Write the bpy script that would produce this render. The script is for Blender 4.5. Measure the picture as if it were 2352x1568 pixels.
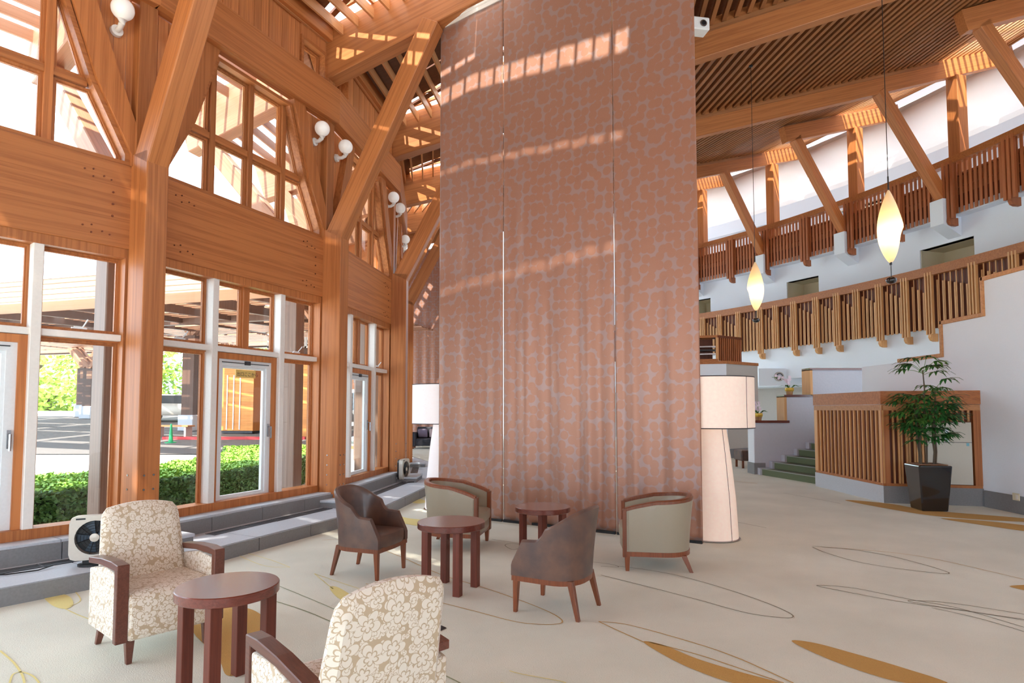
import bpy, bmesh, math, random
from mathutils import Vector as V, Matrix as M, noise
random.seed(7)
for o in list(bpy.data.objects): bpy.data.objects.remove(o)
SC=bpy.context.scene; COL=SC.collection
sin,cos,pi=math.sin,math.cos,math.pi
rad=math.radians
# ---------------------------------------------------------------- camera, world, sun, exposure
cam=bpy.data.cameras.new('camera'); co=bpy.data.objects.new('camera',cam); COL.objects.link(co); SC.camera=co
co.location=(0,0,1.6); co.rotation_euler=(rad(93.08),0,0)
cam.sensor_width=36; cam.lens=1400/2352*36; cam.shift_y=81/2352; cam.clip_end=400
W=bpy.data.worlds.new('world'); SC.world=W; W.use_nodes=True
bg=W.node_tree.nodes['Background']; bg.inputs[0].default_value=(.70,.86,1,1); bg.inputs[1].default_value=4.8
sl=bpy.data.lights.new('sun','SUN'); so=bpy.data.objects.new('sun',sl); COL.objects.link(so)
sl.energy=16; sl.angle=rad(.8); sl.color=(1,.92,.80)
so.rotation_euler=V((-.25,-.85,1.45)).to_track_quat('Z','Y').to_euler(); so.location=(0,-5,30)
vs=SC.view_settings; vs.view_transform='Standard'; vs.look='None'; vs.gamma=1; vs.use_curve_mapping=False; vs.exposure=.2
SC.cycles.max_bounces=10; SC.cycles.diffuse_bounces=5; SC.cycles.transparent_max_bounces=24; SC.cycles.glossy_bounces=3
SC.cycles.sample_clamp_indirect=6
# ---------------------------------------------------------------- geometry of the building
CX,CY=-14.3,12.75
def pol(R,a,z=0): a=rad(a); return V((CX+R*cos(a),CY+R*sin(a),z))
A=[-60.6,-45.5,-30.4,-15.3,-.2,14.8,30.2,45.4,60.5]       # post angles
def hb(R): return 6.93+.33*(R-11.9)                        # underside of roof beams
def fl(u,v,h=0.):                                          # point of the floor seen at a photo position
    p=rad(3.08); x=(u-1176)/1400; y=(865-v)/1400
    d=V((x,cos(p)-y*sin(p),y*cos(p)+sin(p))); return V((0,0,1.6))+d*((h-1.6)/d.z)
# ---------------------------------------------------------------- materials
def s2l(c): return tuple(((x/255+.055)/1.055)**2.4 if x>10 else x/255/12.92 for x in c)+(1,)
def mat(name):
    m=bpy.data.materials.new(name); m.use_nodes=True; nt=m.node_tree; b=nt.nodes['Principled BSDF']
    return m,nt,b
def N(nt,t,**k):
    n=nt.nodes.new(t)
    for a,v in k.items():
        if a[0]=='_': setattr(n,a[1:],v)
        else:
            key=a.replace('__',' ')
            n.inputs[int(key[1:]) if key[0]=='i' and key[1:].isdigit() else key].default_value=v
    return n
def L(nt,a,b): nt.links.new(a,b)
def plain(name,c,rough=.6,metal=0,bump=0,bs=40,spec=.5,var=.06,sheen=0,emit=None,es=0,coat=0):
    m,nt,b=mat(name); b.inputs['Roughness'].default_value=rough; b.inputs['Metallic'].default_value=metal
    b.inputs['Specular IOR Level'].default_value=spec
    if sheen: b.inputs['Sheen Weight'].default_value=sheen
    if coat: b.inputs['Coat Weight'].default_value=coat
    tc=N(nt,'ShaderNodeTexCoord'); n=N(nt,'ShaderNodeTexNoise',Scale=bs,Detail=4.); L(nt,tc.outputs['Object'],n.inputs['Vector'])
    c=s2l(c); r=N(nt,'ShaderNodeMix',_data_type='RGBA'); r.inputs[6].default_value=tuple(x*(1-var) for x in c[:3])+(1,); r.inputs[7].default_value=tuple(min(1,x*(1+var)) for x in c[:3])+(1,)
    L(nt,n.outputs[0],r.inputs[0]); L(nt,r.outputs[2],b.inputs['Base Color'])
    if bump:
        bp=N(nt,'ShaderNodeBump',Strength=bump,Distance=.01); L(nt,n.outputs[0],bp.inputs['Height']); L(nt,bp.outputs[0],b.inputs['Normal'])
    if emit: b.inputs['Emission Color'].default_value=s2l(emit); b.inputs['Emission Strength'].default_value=es
    return m
def wood(name,light,dark,axis='X',rough=.45,scale=1.,coat=0,fine=1.):
    m,nt,b=mat(name); b.inputs['Roughness'].default_value=rough; b.inputs['Specular IOR Level'].default_value=.35
    if coat: b.inputs['Coat Weight'].default_value=coat; b.inputs['Coat Roughness'].default_value=.25
    tc=N(nt,'ShaderNodeTexCoord'); oi=N(nt,'ShaderNodeObjectInfo'); ml=N(nt,'ShaderNodeVectorMath',_operation='SCALE'); ml.inputs[0].default_value=(31,17,23)
    L(nt,oi.outputs['Random'],ml.inputs['Scale']); ad=N(nt,'ShaderNodeVectorMath',_operation='ADD'); L(nt,tc.outputs['Object'],ad.inputs[0]); L(nt,ml.outputs[0],ad.inputs[1])
    mp=N(nt,'ShaderNodeMapping'); s=[24*scale*fine]*3; s['XYZ'.index(axis)]=.45*scale; mp.inputs['Scale'].default_value=s; L(nt,ad.outputs[0],mp.inputs['Vector'])
    n1=N(nt,'ShaderNodeTexNoise',Scale=1.,Detail=5.,Distortion=.6); L(nt,mp.outputs[0],n1.inputs['Vector'])
    w=N(nt,'ShaderNodeMath',_operation='MULTIPLY',i1=5.); L(nt,n1.outputs[0],w.inputs[0]); fr=N(nt,'ShaderNodeMath',_operation='PINGPONG',i1=1.); L(nt,w.outputs[0],fr.inputs[0])
    n2=N(nt,'ShaderNodeTexNoise',Scale=6.,Detail=3.); L(nt,mp.outputs[0],n2.inputs['Vector'])
    mx=N(nt,'ShaderNodeMath',_operation='MULTIPLY'); L(nt,fr.outputs[0],mx.inputs[0]); L(nt,n2.outputs[0],mx.inputs[1])
    cr=N(nt,'ShaderNodeValToRGB'); cr.color_ramp.elements[0].color=s2l(light); cr.color_ramp.elements[0].position=.1; cr.color_ramp.elements[1].color=s2l(dark); cr.color_ramp.elements[1].position=.95
    L(nt,mx.outputs[0],cr.inputs[0])
    hv=N(nt,'ShaderNodeHueSaturation'); v=N(nt,'ShaderNodeMapRange'); v.inputs['To Min'].default_value=.82; v.inputs['To Max'].default_value=1.12; L(nt,oi.outputs['Random'],v.inputs['Value']); L(nt,v.outputs[0],hv.inputs['Value'])
    L(nt,cr.outputs[0],hv.inputs['Color']); L(nt,hv.outputs[0],b.inputs['Base Color'])
    bp=N(nt,'ShaderNodeBump',Strength=.12,Distance=.004); L(nt,mx.outputs[0],bp.inputs['Height']); L(nt,bp.outputs[0],b.inputs['Normal'])
    return m
WL,WD=(192,120,68),(142,78,40)
WX=wood('larch_beam',WL,WD,'X'); WZ=wood('larch_upright',WL,WD,'Z')
WB=wood('larch_board',(204,132,80),(160,90,50),'Z',scale=1.4)
WDK=wood('dark_larch_panel',(120,62,38),(84,42,26),'Z')
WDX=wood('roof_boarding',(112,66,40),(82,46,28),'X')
WXS=wood('slat_larch',(206,146,96),(166,104,62),'X',scale=1.)
WXC=wood('ceiling_larch',(166,108,66),(122,72,42),'X')
WZL=wood('pale_larch_slat',(222,168,112),(186,122,72),'Z',fine=1.6)
WZR=wood('red_larch_slat',(186,112,70),(146,78,46),'Z',fine=1.6)
WEX=wood('weathered_exterior',(140,112,96),(104,80,68),'Z'); WEXX=wood('weathered_exterior_beam',(176,130,104),(140,98,76),'X')
WEXD=wood('dark_exterior',(96,70,58),(70,50,42),'Z')
MAH=wood('mahogany',(112,54,42),(80,36,28),'X',rough=.22,scale=3,coat=.8); MAHZ=wood('mahogany_upright',(112,56,42),(78,38,30),'Z',rough=.4,scale=3)
WAL=wood('walnut_frame',(134,74,44),(98,50,30),'Z',rough=.35,scale=3,coat=.3)
WHT=plain('white_paint',(236,230,224),.4); WHM=plain('aluminium_white',(230,232,234),.35)
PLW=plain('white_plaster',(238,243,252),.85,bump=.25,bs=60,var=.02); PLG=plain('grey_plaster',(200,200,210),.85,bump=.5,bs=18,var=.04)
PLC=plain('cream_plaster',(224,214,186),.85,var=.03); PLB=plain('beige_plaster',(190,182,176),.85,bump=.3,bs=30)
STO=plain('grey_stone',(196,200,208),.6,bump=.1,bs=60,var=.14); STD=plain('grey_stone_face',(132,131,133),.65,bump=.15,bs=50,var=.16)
BLK=plain('black_metal',(22,22,26),.35); STL=plain('steel',(168,170,174),.25,metal=1)
GRL=plain('grille_dark',(70,72,78),.5,metal=.5)
GLB=plain('opal_glass',(246,242,238),.25,var=.01,emit=(255,246,236),es=.15)
CABP=plain('cabinet_panel_paint',(206,200,186),.4,var=.02)
POT=plain('black_glazed_pot',(30,30,34),.12,coat=.8); SOIL=plain('wood_chips',(150,110,84),.9,bump=1,bs=80,var=.4)
GRN=plain('green_stair_carpet',(108,120,88),.95,bump=.6,bs=300,var=.15,sheen=.2); NOS=plain('stair_nosing',(168,176,170),.5)
LEAF=plain('palm_leaf',(52,112,54),.4,var=.35,bs=6); LEAF2=plain('palm_leaf_light',(86,140,62),.4,var=.3,bs=6); STEM=plain('palm_stem',(90,76,60),.7,bump=.5)
HDG=plain('hedge_leaf_sunlit',(120,164,52),.6,var=.5,bs=12); HDG2=plain('hedge_leaf_shaded',(66,98,40),.6,var=.4,bs=12); HDC=plain('hedge_core',(34,44,22),.9)
TRL=plain('tree_leaf',(168,190,84),.7,var=.35,bs=1.5); TRD=plain('tree_leaf_green',(118,150,84),.7,var=.4,bs=1.5); TRK=plain('tree_trunk',(96,78,62),.9)
PAV=plain('pale_paving',(228,226,222),.9,var=.05); ASP=plain('asphalt',(100,96,95),.9,var=.1,bs=20)
ORB=wood('orange_boarding',(238,160,84),(206,120,52),'X',scale=1.2); RED=plain('red_kerb_paint',(214,60,64),.5)
YEL=plain('sign_yellow',(226,190,110),.5); INK=plain('ink',(50,44,44),.6); SIL=plain('fan_silver',(205,196,184),.35,metal=.25)
FABD=plain('dark_fabric',(52,52,60),.9); PIL1=plain('pillow_pink',(196,176,178),.9); PIL2=plain('pillow_grey',(120,110,130),.9)
PET=plain('orchid_petal',(244,226,240),.6); GOLD=plain('gold_wrap',(214,176,70),.35,metal=.4); TERR=plain('wicker_pot',(170,130,90),.7,bump=.6)
OLV=plain('taupe_leather',(158,146,126),.38,bump=.15,bs=220,var=.05,coat=.15)
m,nt,b=mat('window_glass'); nt.nodes.remove(b); out=nt.nodes['Material Output']
t=N(nt,'ShaderNodeBsdfTransparent'); t.inputs[0].default_value=(.95,.97,.97,1); g=N(nt,'ShaderNodeBsdfGlossy',Roughness=.02); lw=N(nt,'ShaderNodeLayerWeight',Blend=.5); pw=N(nt,'ShaderNodeMath',_operation='POWER',i1=4.); L(nt,lw.outputs['Facing'],pw.inputs[0]); ml=N(nt,'ShaderNodeMath',_operation='MULTIPLY_ADD',i1=.7,i2=.03); L(nt,pw.outputs[0],ml.inputs[0]); mx=N(nt,'ShaderNodeMixShader')
L(nt,ml.outputs[0],mx.inputs[0]); L(nt,t.outputs[0],mx.inputs[1]); L(nt,g.outputs[0],mx.inputs[2]); L(nt,mx.outputs[0],out.inputs[0]); GLS=m
m,nt,b=mat('frosted_skylight'); nt.nodes.remove(b); out=nt.nodes['Material Output']; t=N(nt,'ShaderNodeBsdfTranslucent'); t.inputs[0].default_value=(.9,.9,.88,1); L(nt,t.outputs[0],out.inputs[0]); FRO=m
# brown antique leather
m,nt,b=mat('brown_leather'); b.inputs['Roughness'].default_value=.36; b.inputs['Coat Weight'].default_value=.15
tc=N(nt,'ShaderNodeTexCoord'); n=N(nt,'ShaderNodeTexNoise',Scale=7.,Detail=6.); L(nt,tc.outputs['Object'],n.inputs[0]); cr=N(nt,'ShaderNodeValToRGB')
cr.color_ramp.elements[0].color=s2l((84,66,62)); cr.color_ramp.elements[0].position=.35; cr.color_ramp.elements[1].color=s2l((112,82,68)); cr.color_ramp.elements[1].position=.68
L(nt,n.outputs[0],cr.inputs[0]); L(nt,cr.outputs[0],b.inputs['Base Color']); v=N(nt,'ShaderNodeTexVoronoi',Scale=160.); L(nt,tc.outputs['Object'],v.inputs[0]); bp=N(nt,'ShaderNodeBump',Strength=.15,Distance=.002); L(nt,v.outputs[0],bp.inputs['Height']); L(nt,bp.outputs[0],b.inputs['Normal']); LEA=m
# damask: flowers and leaves in a raised pile, on UVs in metres
def damask():
    m,nt,b=mat('cream_damask'); b.inputs['Roughness'].default_value=.8; b.inputs['Sheen Weight'].default_value=.25
    uv=N(nt,'ShaderNodeUVMap')
    def M1(op,a,bv=None,cv=None):
        n=N(nt,'ShaderNodeMath',_operation=op)
        for i,x in enumerate((a,bv,cv)):
            if x is None: continue
            if isinstance(x,(int,float)): n.inputs[i].default_value=x
            else: L(nt,x,n.inputs[i])
        return n.outputs[0]
    wn=N(nt,'ShaderNodeTexNoise',Scale=9.,Detail=2.); L(nt,uv.outputs[0],wn.inputs[0]); sb=N(nt,'ShaderNodeVectorMath',_operation='SUBTRACT'); sb.inputs[1].default_value=(.5,.5,.5); L(nt,wn.outputs[1],sb.inputs[0])
    sc=N(nt,'ShaderNodeVectorMath',_operation='SCALE'); sc.inputs['Scale'].default_value=.03; L(nt,sb.outputs[0],sc.inputs[0]); ad=N(nt,'ShaderNodeVectorMath',_operation='ADD'); L(nt,uv.outputs[0],ad.inputs[0]); L(nt,sc.outputs[0],ad.inputs[1])
    def cell(S,pet,base,amp,rnd=.75):
        vo=N(nt,'ShaderNodeTexVoronoi',Scale=S,Randomness=rnd); vo.voronoi_dimensions='2D'; L(nt,ad.outputs[0],vo.inputs['Vector'])
        ps=N(nt,'ShaderNodeVectorMath',_operation='SCALE'); ps.inputs['Scale'].default_value=1.; L(nt,ad.outputs[0],ps.inputs[0])
        df=N(nt,'ShaderNodeVectorMath',_operation='SUBTRACT'); L(nt,ps.outputs[0],df.inputs[0]); L(nt,vo.outputs['Position'],df.inputs[1]); sp=N(nt,'ShaderNodeSeparateXYZ'); L(nt,df.outputs[0],sp.inputs[0])
        cc=N(nt,'ShaderNodeSeparateColor'); L(nt,vo.outputs['Color'],cc.inputs[0])
        th=M1('ADD',M1('ARCTAN2',sp.outputs[1],sp.outputs[0]),M1('MULTIPLY',cc.outputs[0],6.28))
        r=M1('MULTIPLY',N(nt,'ShaderNodeVectorMath',_operation='LENGTH').outputs['Value'],S)
        ln=r.node.inputs[0].links[0].from_node; L(nt,df.outputs[0],ln.inputs[0])
        lobe=M1('ABSOLUTE',M1('COSINE',M1('MULTIPLY',th,pet)))
        lim=M1('MULTIPLY_ADD',M1('POWER',lobe,.6),amp,base)
        d=M1('SUBTRACT',lim,r)
        ring=M1('ABSOLUTE',M1('SUBTRACT',r,M1('MULTIPLY',lim,.5)))
        mk=M1('MULTIPLY',M1('GREATER_THAN',d,0.),M1('GREATER_THAN',ring,.022))
        # vein between petals
        vein=M1('GREATER_THAN',M1('MULTIPLY',lobe,r),.045)
        return M1('MULTIPLY',mk,M1('MAXIMUM',vein,M1('LESS_THAN',r,.1))),M1('LESS_THAN',d,-.035)
    (a,ao),(c,co_),(e,_e)=cell(7.8,2.5,.17,.30,.6),cell(17.,1.,.05,.44,1.),cell(27.,1.,.05,.42,1.)
    mk=M1('MAXIMUM',a,M1('MULTIPLY',ao,M1('MAXIMUM',c,M1('MULTIPLY',co_,e))))
    mixc=N(nt,'ShaderNodeMix',_data_type='RGBA'); mixc.inputs[6].default_value=s2l((194,170,140)); mixc.inputs[7].default_value=s2l((232,220,204)); L(nt,mk,mixc.inputs[0]); L(nt,mixc.outputs[2],b.inputs['Base Color'])
    fn=N(nt,'ShaderNodeTexNoise',Scale=500.); L(nt,uv.outputs[0],fn.inputs[0]); h=M1('MULTIPLY_ADD',fn.outputs[0],.2,mk)
    bp=N(nt,'ShaderNodeBump',Strength=.5,Distance=.004); L(nt,h,bp.inputs['Height']); L(nt,bp.outputs[0],b.inputs['Normal'])
    return m
DMK=damask()
# curtain: copper cloth printed with rows of soft spots (UVs in metres)
def curtain_mat():
    m,nt,b=mat('copper_curtain_cloth'); b.inputs['Roughness'].default_value=.36; b.inputs['Metallic'].default_value=.35; b.inputs['Sheen Weight'].default_value=.3
    uv=N(nt,'ShaderNodeUVMap'); vo=N(nt,'ShaderNodeTexVoronoi',Scale=9.,Randomness=.6); vo.voronoi_dimensions='2D'; L(nt,uv.outputs[0],vo.inputs[0])
    cr=N(nt,'ShaderNodeValToRGB'); cr.color_ramp.elements[0].position=.47; cr.color_ramp.elements[0].color=s2l((162,114,92)); cr.color_ramp.elements[1].position=.56; cr.color_ramp.elements[1].color=s2l((158,128,120)); L(nt,vo.outputs['Distance'],cr.inputs[0])
    n=N(nt,'ShaderNodeTexNoise',Scale=260.,Detail=2.); L(nt,uv.outputs[0],n.inputs[0]); bp=N(nt,'ShaderNodeBump',Strength=.35,Distance=.003); L(nt,n.outputs[0],bp.inputs['Height']); L(nt,bp.outputs[0],b.inputs['Normal'])
    L(nt,cr.outputs[0],b.inputs['Base Color']); return m
CUR=curtain_mat()
# carpet
m,nt,b=mat('carpet'); b.inputs['Roughness'].default_value=.95; b.inputs['Sheen Weight'].default_value=.3; b.inputs['Specular IOR Level'].default_value=.1
tc=N(nt,'ShaderNodeTexCoord'); n=N(nt,'ShaderNodeTexNoise',Scale=1.2,Detail=5.); L(nt,tc.outputs['Object'],n.inputs[0]); n2=N(nt,'ShaderNodeTexNoise',Scale=120.,Detail=3.); L(nt,tc.outputs['Object'],n2.inputs[0])
ad=N(nt,'ShaderNodeMath',_operation='MULTIPLY_ADD',i1=.5); L(nt,n2.outputs[0],ad.inputs[0]); L(nt,n.outputs[0],ad.inputs[2]); cr=N(nt,'ShaderNodeValToRGB'); cr.color_ramp.elements[0].position=.4; cr.color_ramp.elements[0].color=s2l((210,210,192)); cr.color_ramp.elements[1].position=1.; cr.color_ramp.elements[1].color=s2l((234,233,216))
L(nt,ad.outputs[0],cr.inputs[0]); L(nt,cr.outputs[0],b.inputs['Base Color']); bp=N(nt,'ShaderNodeBump',Strength=.5,Distance=.006); L(nt,n2.outputs[0],bp.inputs['Height']); L(nt,bp.outputs[0],b.inputs['Normal']); CAR=m
CG=plain('carpet_gold',(208,164,92),.95,bump=.5,bs=150,var=.12); CS=plain('carpet_green_line',(150,156,120),.95); CY2=plain('carpet_yellow',(236,222,150),.95,var=.08,bs=100); CDL=plain('carpet_dark_line',(140,130,106),.95)
# lamp paper
def paper(name,c,e,es):
    m,nt,b=mat(name); tc=N(nt,'ShaderNodeTexCoord'); n=N(nt,'ShaderNodeTexNoise',Scale=26.,Detail=5.); L(nt,tc.outputs['Object'],n.inputs[0]); b.inputs['Roughness'].default_value=.8; b.inputs['Base Color'].default_value=s2l(c)
    mr=N(nt,'ShaderNodeMapRange'); mr.inputs['From Min'].default_value=.3; mr.inputs['From Max'].default_value=.7; mr.inputs['To Min'].default_value=es*.8; mr.inputs['To Max'].default_value=es*1.2; L(nt,n.outputs[0],mr.inputs['Value']); L(nt,mr.outputs[0],b.inputs['Emission Strength']); b.inputs['Emission Color'].default_value=s2l(e); return m
PAP=paper('lamp_paper',(238,220,208),(255,214,186),.22); PEN=None; PAW=paper('cool_lamp_paper',(236,230,230),(250,236,236),.25)
m,nt,b=mat('pendant_shade_cloth'); b.inputs['Base Color'].default_value=s2l((236,220,200)); b.inputs['Roughness'].default_value=.7; out=nt.nodes['Material Output']; t=N(nt,'ShaderNodeBsdfTranslucent'); t.inputs[0].default_value=s2l((250,226,186)); mx=N(nt,'ShaderNodeMixShader',i0=.55); L(nt,b.outputs[0],mx.inputs[1]); L(nt,t.outputs[0],mx.inputs[2]); L(nt,mx.outputs[0],out.inputs[0]); PEN=m
# ---------------------------------------------------------------- object helpers
def put(o,parent=None):
    COL.objects.link(o)
    if parent is not None:
        o.parent=parent
    return o
def tag(o,label=None,cat=None,group=None,kind=None):
    if label: o['label']=label
    if cat: o['category']=cat
    if group: o['group']=group
    if kind: o['kind']=kind
    return o
def empty(name,loc=(0,0,0),rz=0,label=None,cat=None,group=None,kind=None):
    o=bpy.data.objects.new(name,None); o.empty_display_size=.1; COL.objects.link(o); o.location=loc; o.rotation_euler=(0,0,rz); return tag(o,label,cat,group,kind)
def wpar(o,root):                                          # parent an object already placed in world space
    o.parent=root; o.matrix_parent_inverse=root.matrix_basis.inverted(); return o
def mk(name,vs,fs,mt,parent=None,smooth=False,uvbox=False,bevel=0,seg=1,world=False,loc=None,rz=0,mats=None,mi=None):
    me=bpy.data.meshes.new(name); me.from_pydata([tuple(v) for v in vs],[],fs)
    if bevel or True:
        bm=bmesh.new(); bm.from_mesh(me); bmesh.ops.recalc_face_normals(bm,faces=bm.faces)
        if bevel: bmesh.ops.bevel(bm,geom=[e for e in bm.edges if e.is_manifold and e.calc_face_angle(0)>.5],offset=bevel,segments=seg,affect='EDGES',profile=.5)
        bm.to_mesh(me); bm.free()
    if smooth:
        for p in me.polygons: p.use_smooth=True
        if smooth!=2: me.set_sharp_from_angle(angle=rad(38))
    if mats:
        for q in mats: me.materials.append(q)
        if mi:
            for p,k in zip(me.polygons,mi): p.material_index=k
    else: me.materials.append(mt)
    if uvbox:
        uv=me.uv_layers.new(name='UVMap')
        for p in me.polygons:
            n=p.normal; ax=max(range(3),key=lambda i:abs(n[i]))
            for li in p.loop_indices:
                c=me.vertices[me.loops[li].vertex_index].co
                uv.data[li].uv=((c.y+.3,c.z),(c.x,c.z),(c.x,c.y))[ax]
    o=bpy.data.objects.new(name,me); COL.objects.link(o)
    if loc is not None: o.location=loc
    if rz: o.rotation_euler=(0,0,rz)
    if parent is not None:
        if world: wpar(o,parent)
        else: o.parent=parent
    return o
BF=[(0,3,2,1),(4,5,6,7),(0,1,5,4),(1,2,6,5),(2,3,7,6),(3,0,4,7)]
def bxv(a,b):
    x0,y0,z0=a; x1,y1,z1=b
    return [(x0,y0,z0),(x1,y0,z0),(x1,y1,z0),(x0,y1,z0),(x0,y0,z1),(x1,y0,z1),(x1,y1,z1),(x0,y1,z1)]
def box(name,a,b,mt,parent=None,bevel=0,**k): return mk(name,bxv(a,b),BF,mt,parent,bevel=bevel,**k)
class MB:
    def __init__(s): s.v=[]; s.f=[]
    def add(s,vs,fs): n=len(s.v); s.v+= [tuple(v) for v in vs]; s.f+=[tuple(i+n for i in f) for f in fs]; return s
    def box(s,a,b): return s.add(bxv(a,b),BF)
    def tube(s,pts,r,n=8,cap=True):
        pts=[V(p) for p in pts]; rs=r if isinstance(r,(list,tuple)) else [r]*len(pts); vs=[];
        for i,p in enumerate(pts):
            d=(pts[min(i+1,len(pts)-1)]-pts[max(i-1,0)]).normalized(); up=V((0,0,1)) if abs(d.z)<.95 else V((1,0,0)); a=d.cross(up).normalized(); b=a.cross(d)
            vs+=[p+(a*cos(2*pi*k/n)+b*sin(2*pi*k/n))*rs[i] for k in range(n)]
        fs=[(i*n+k,i*n+(k+1)%n,(i+1)*n+(k+1)%n,(i+1)*n+k) for i in range(len(pts)-1) for k in range(n)]
        if cap: fs+=[tuple(range(n)),tuple((len(pts)-1)*n+k for k in range(n))]
        return s.add(vs,fs)
    def lathe(s,prof,n=24,c=(0,0),cap=False):
        m=len(prof); vs=[(c[0]+r*cos(2*pi*k/n),c[1]+r*sin(2*pi*k/n),z) for k in range(n) for r,z in prof]
        fs=[(k*m+j,((k+1)%n)*m+j,((k+1)%n)*m+j+1,k*m+j+1) for k in range(n) for j in range(m-1)]
        if cap: fs+=[tuple(k*m for k in range(n)),tuple(k*m+m-1 for k in range(n))]
        return s.add(vs,fs)
    def prism(s,pts,y0,y1):                                # polygon in x,z extruded in y
        n=len(pts); return s.add([(x,y0,z) for x,z in pts]+[(x,y1,z) for x,z in pts],[tuple(range(n)),tuple(range(2*n-1,n-1,-1))]+[(i,(i+1)%n,n+(i+1)%n,n+i) for i in range(n)])
    def frus(s,a0,a1,z0,b0,b1,z1):                         # tapered box: (x0,y0)-(x1,y1) at each end
        v=[(a0[0],a0[1],z0),(a1[0],a0[1],z0),(a1[0],a1[1],z0),(a0[0],a1[1],z0),(b0[0],b0[1],z1),(b1[0],b0[1],z1),(b1[0],b1[1],z1),(b0[0],b1[1],z1)]
        return s.add(v,BF)
    def ob(s,name,mt,parent=None,**k): return mk(name,s.v,s.f,mt,parent,**k)
def beam(name,p0,p1,w,h,mt,parent=None,bevel=.012,below=False,ext=0):
    """timber from p0 to p1, length along local X; `below`: points give the underside"""
    p0=V(p0); p1=V(p1); d=p1-p0; Ln=d.length; x=d.normalized(); up=V((0,0,1)) if abs(x.z)<.98 else V((1,0,0)); y=up.cross(x).normalized(); z=x.cross(y)
    z0,z1=(0,h) if below else (-h/2,h/2)
    o=box(name,(-ext,-w/2,z0),(Ln+ext,w/2,z1),mt,None,bevel=bevel)
    R=M((x,y,z)).transposed().to_4x4(); R.translation=p0; o.matrix_basis=R
    if parent is not None: wpar(o,parent)
    return o
def arc(name,R0,R1,a0,a1,z0,z1,mt,parent=None,n=12,world=True,ends=True):
    mb=MB(); vs=[];fs=[]
    for i in range(n+1):
        a=a0+(a1-a0)*i/n
        za,zb=(z0,z1) if not callable(z0) else (z0(a),z1(a))
        vs+=[pol(R0,a,za),pol(R1,a,za),pol(R1,a,zb),pol(R0,a,zb)]
    for i in range(n):
        for k in range(4): fs.append((i*4+k,i*4+(k+1)%4,(i+1)*4+(k+1)%4,(i+1)*4+k))
    fs+=[(3,2,1,0),(n*4,n*4+1,n*4+2,n*4+3)]
    return mk(name,vs,fs,mt,parent,world=world) if parent is not None else mk(name,vs,fs,mt)
def clone(o,parent=None,**kw):
    c=o.copy(); COL.objects.link(c)
    if parent is not None: c.parent=parent
    for ch in o.children: clone(ch,c)
    return c
# ================================================================ SETTING: floor, carpet motifs
flo=mk('floor',[(-9,-9,0),(34,-9,0),(34,44,0),(-9,44,0)],[(0,1,2,3)],CAR); tag(flo,'pale beige patterned carpet floor of the lobby',kind='structure')
# the carpet lies inside the window platform; cut away outside it
bpy.data.objects.remove(flo)
vs=[pol(12.6,a,0) for a in range(-88,76,4)]+[pol(34,a,0) for a in range(-88,76,4)]; n=len(vs)//2
flo=mk('floor',vs,[(i,i+1,n+i+1,n+i) for i in range(n-1)],CAR); tag(flo,'pale beige carpet floor with gold leaf motifs',kind='structure')
def motif(pts,w,mt,name='carpet_line',fill=False,closed=False):
    P=[fl(u,v,.002) for u,v in pts]
    # smooth by Catmull-Rom
    q=[];m_=len(P)
    for i in range(m_ if closed else m_-1):
        a,b,c,d=(P[(i-1)%m_],P[i],P[(i+1)%m_],P[(i+2)%m_]) if closed else (P[max(i-1,0)],P[i],P[i+1],P[min(i+2,m_-1)])
        for k in range(6):
            t=k/6; q.append(.5*((2*b)+(c-a)*t+(2*a-5*b+4*c-d)*t*t+(3*b-a-3*c+d)*t**3))
    if not closed: q.append(P[-1])
    for p in q: p.z=.003
    if fill:
        o=mk(name,q,[tuple(range(len(q)))],mt,flo)
    else:
        vs=[];n=len(q)
        for i,p in enumerate(q):
            d=(q[(i+1)%n]-q[i-1] if closed else q[min(i+1,n-1)]-q[max(i-1,0)]); d.z=0; d.normalize(); s=V((-d.y,d.x,0))*w/2; vs+=[p+s,p-s]
        fs=[(2*i,2*i+1,2*((i+1)%n)+1,2*((i+1)%n)) for i in range(n if closed else n-1)]
        o=mk(name,vs,fs,mt,flo)
    return o
def leafm(a,b,w,mt,skew=.0,line=None):                     # leaf outline between two photo floor points
    p,q=fl(*a,.002),fl(*b,.002); d=q-p; s=V((-d.y,d.x,0)).normalized(); R=[]
    for i in range(25):
        t=i/24; R.append(p+d*t+s*w*sin(pi*t**(1+skew)))
    for i in range(23,0,-1):
        t=i/24; R.append(p+d*t-s*w*sin(pi*t**(1+skew)))
    for r in R: r.z=.003
    if line:
        n=len(R); vs=[]
        for i,r in enumerate(R):
            e=(R[(i+1)%n]-R[i-1]); e.z=0; e.normalize(); t=V((-e.y,e.x,0))*line/2; vs+=[r+t,r-t]
        return mk('carpet_leaf_outline',vs,[(2*i,2*i+1,2*((i+1)%n)+1,2*((i+1)%n)) for i in range(n)],mt,flo)
    return mk('carpet_leaf',R,[tuple(range(len(R)))],mt,flo)
motif([(1478,1474),(1520,1480),(1600,1512),(1690,1540),(1800,1572),(1700,1572),(1600,1540),(1530,1507)],0,CG,'carpet_leaf',True,True)
motif([(1818,1472),(1870,1476),(1960,1500),(2070,1532),(2180,1570),(2080,1568),(1990,1545),(1890,1508)],0,CG,'carpet_leaf',True,True)
motif([(1375,1427),(1440,1434),(1560,1466),(1680,1505),(1822,1568)],.010,CG); motif([(1375,1427),(1420,1448),(1480,1475)],.010,CG); motif([(1490,1474),(1600,1502),(1700,1535),(1800,1568)],.010,CG)
motif([(1380,1320),(1500,1350),(1600,1376),(1720,1408),(1818,1418),(1790,1396),(1680,1356),(1560,1322),(1470,1306),(1420,1300)],.009,CDL)
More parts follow.
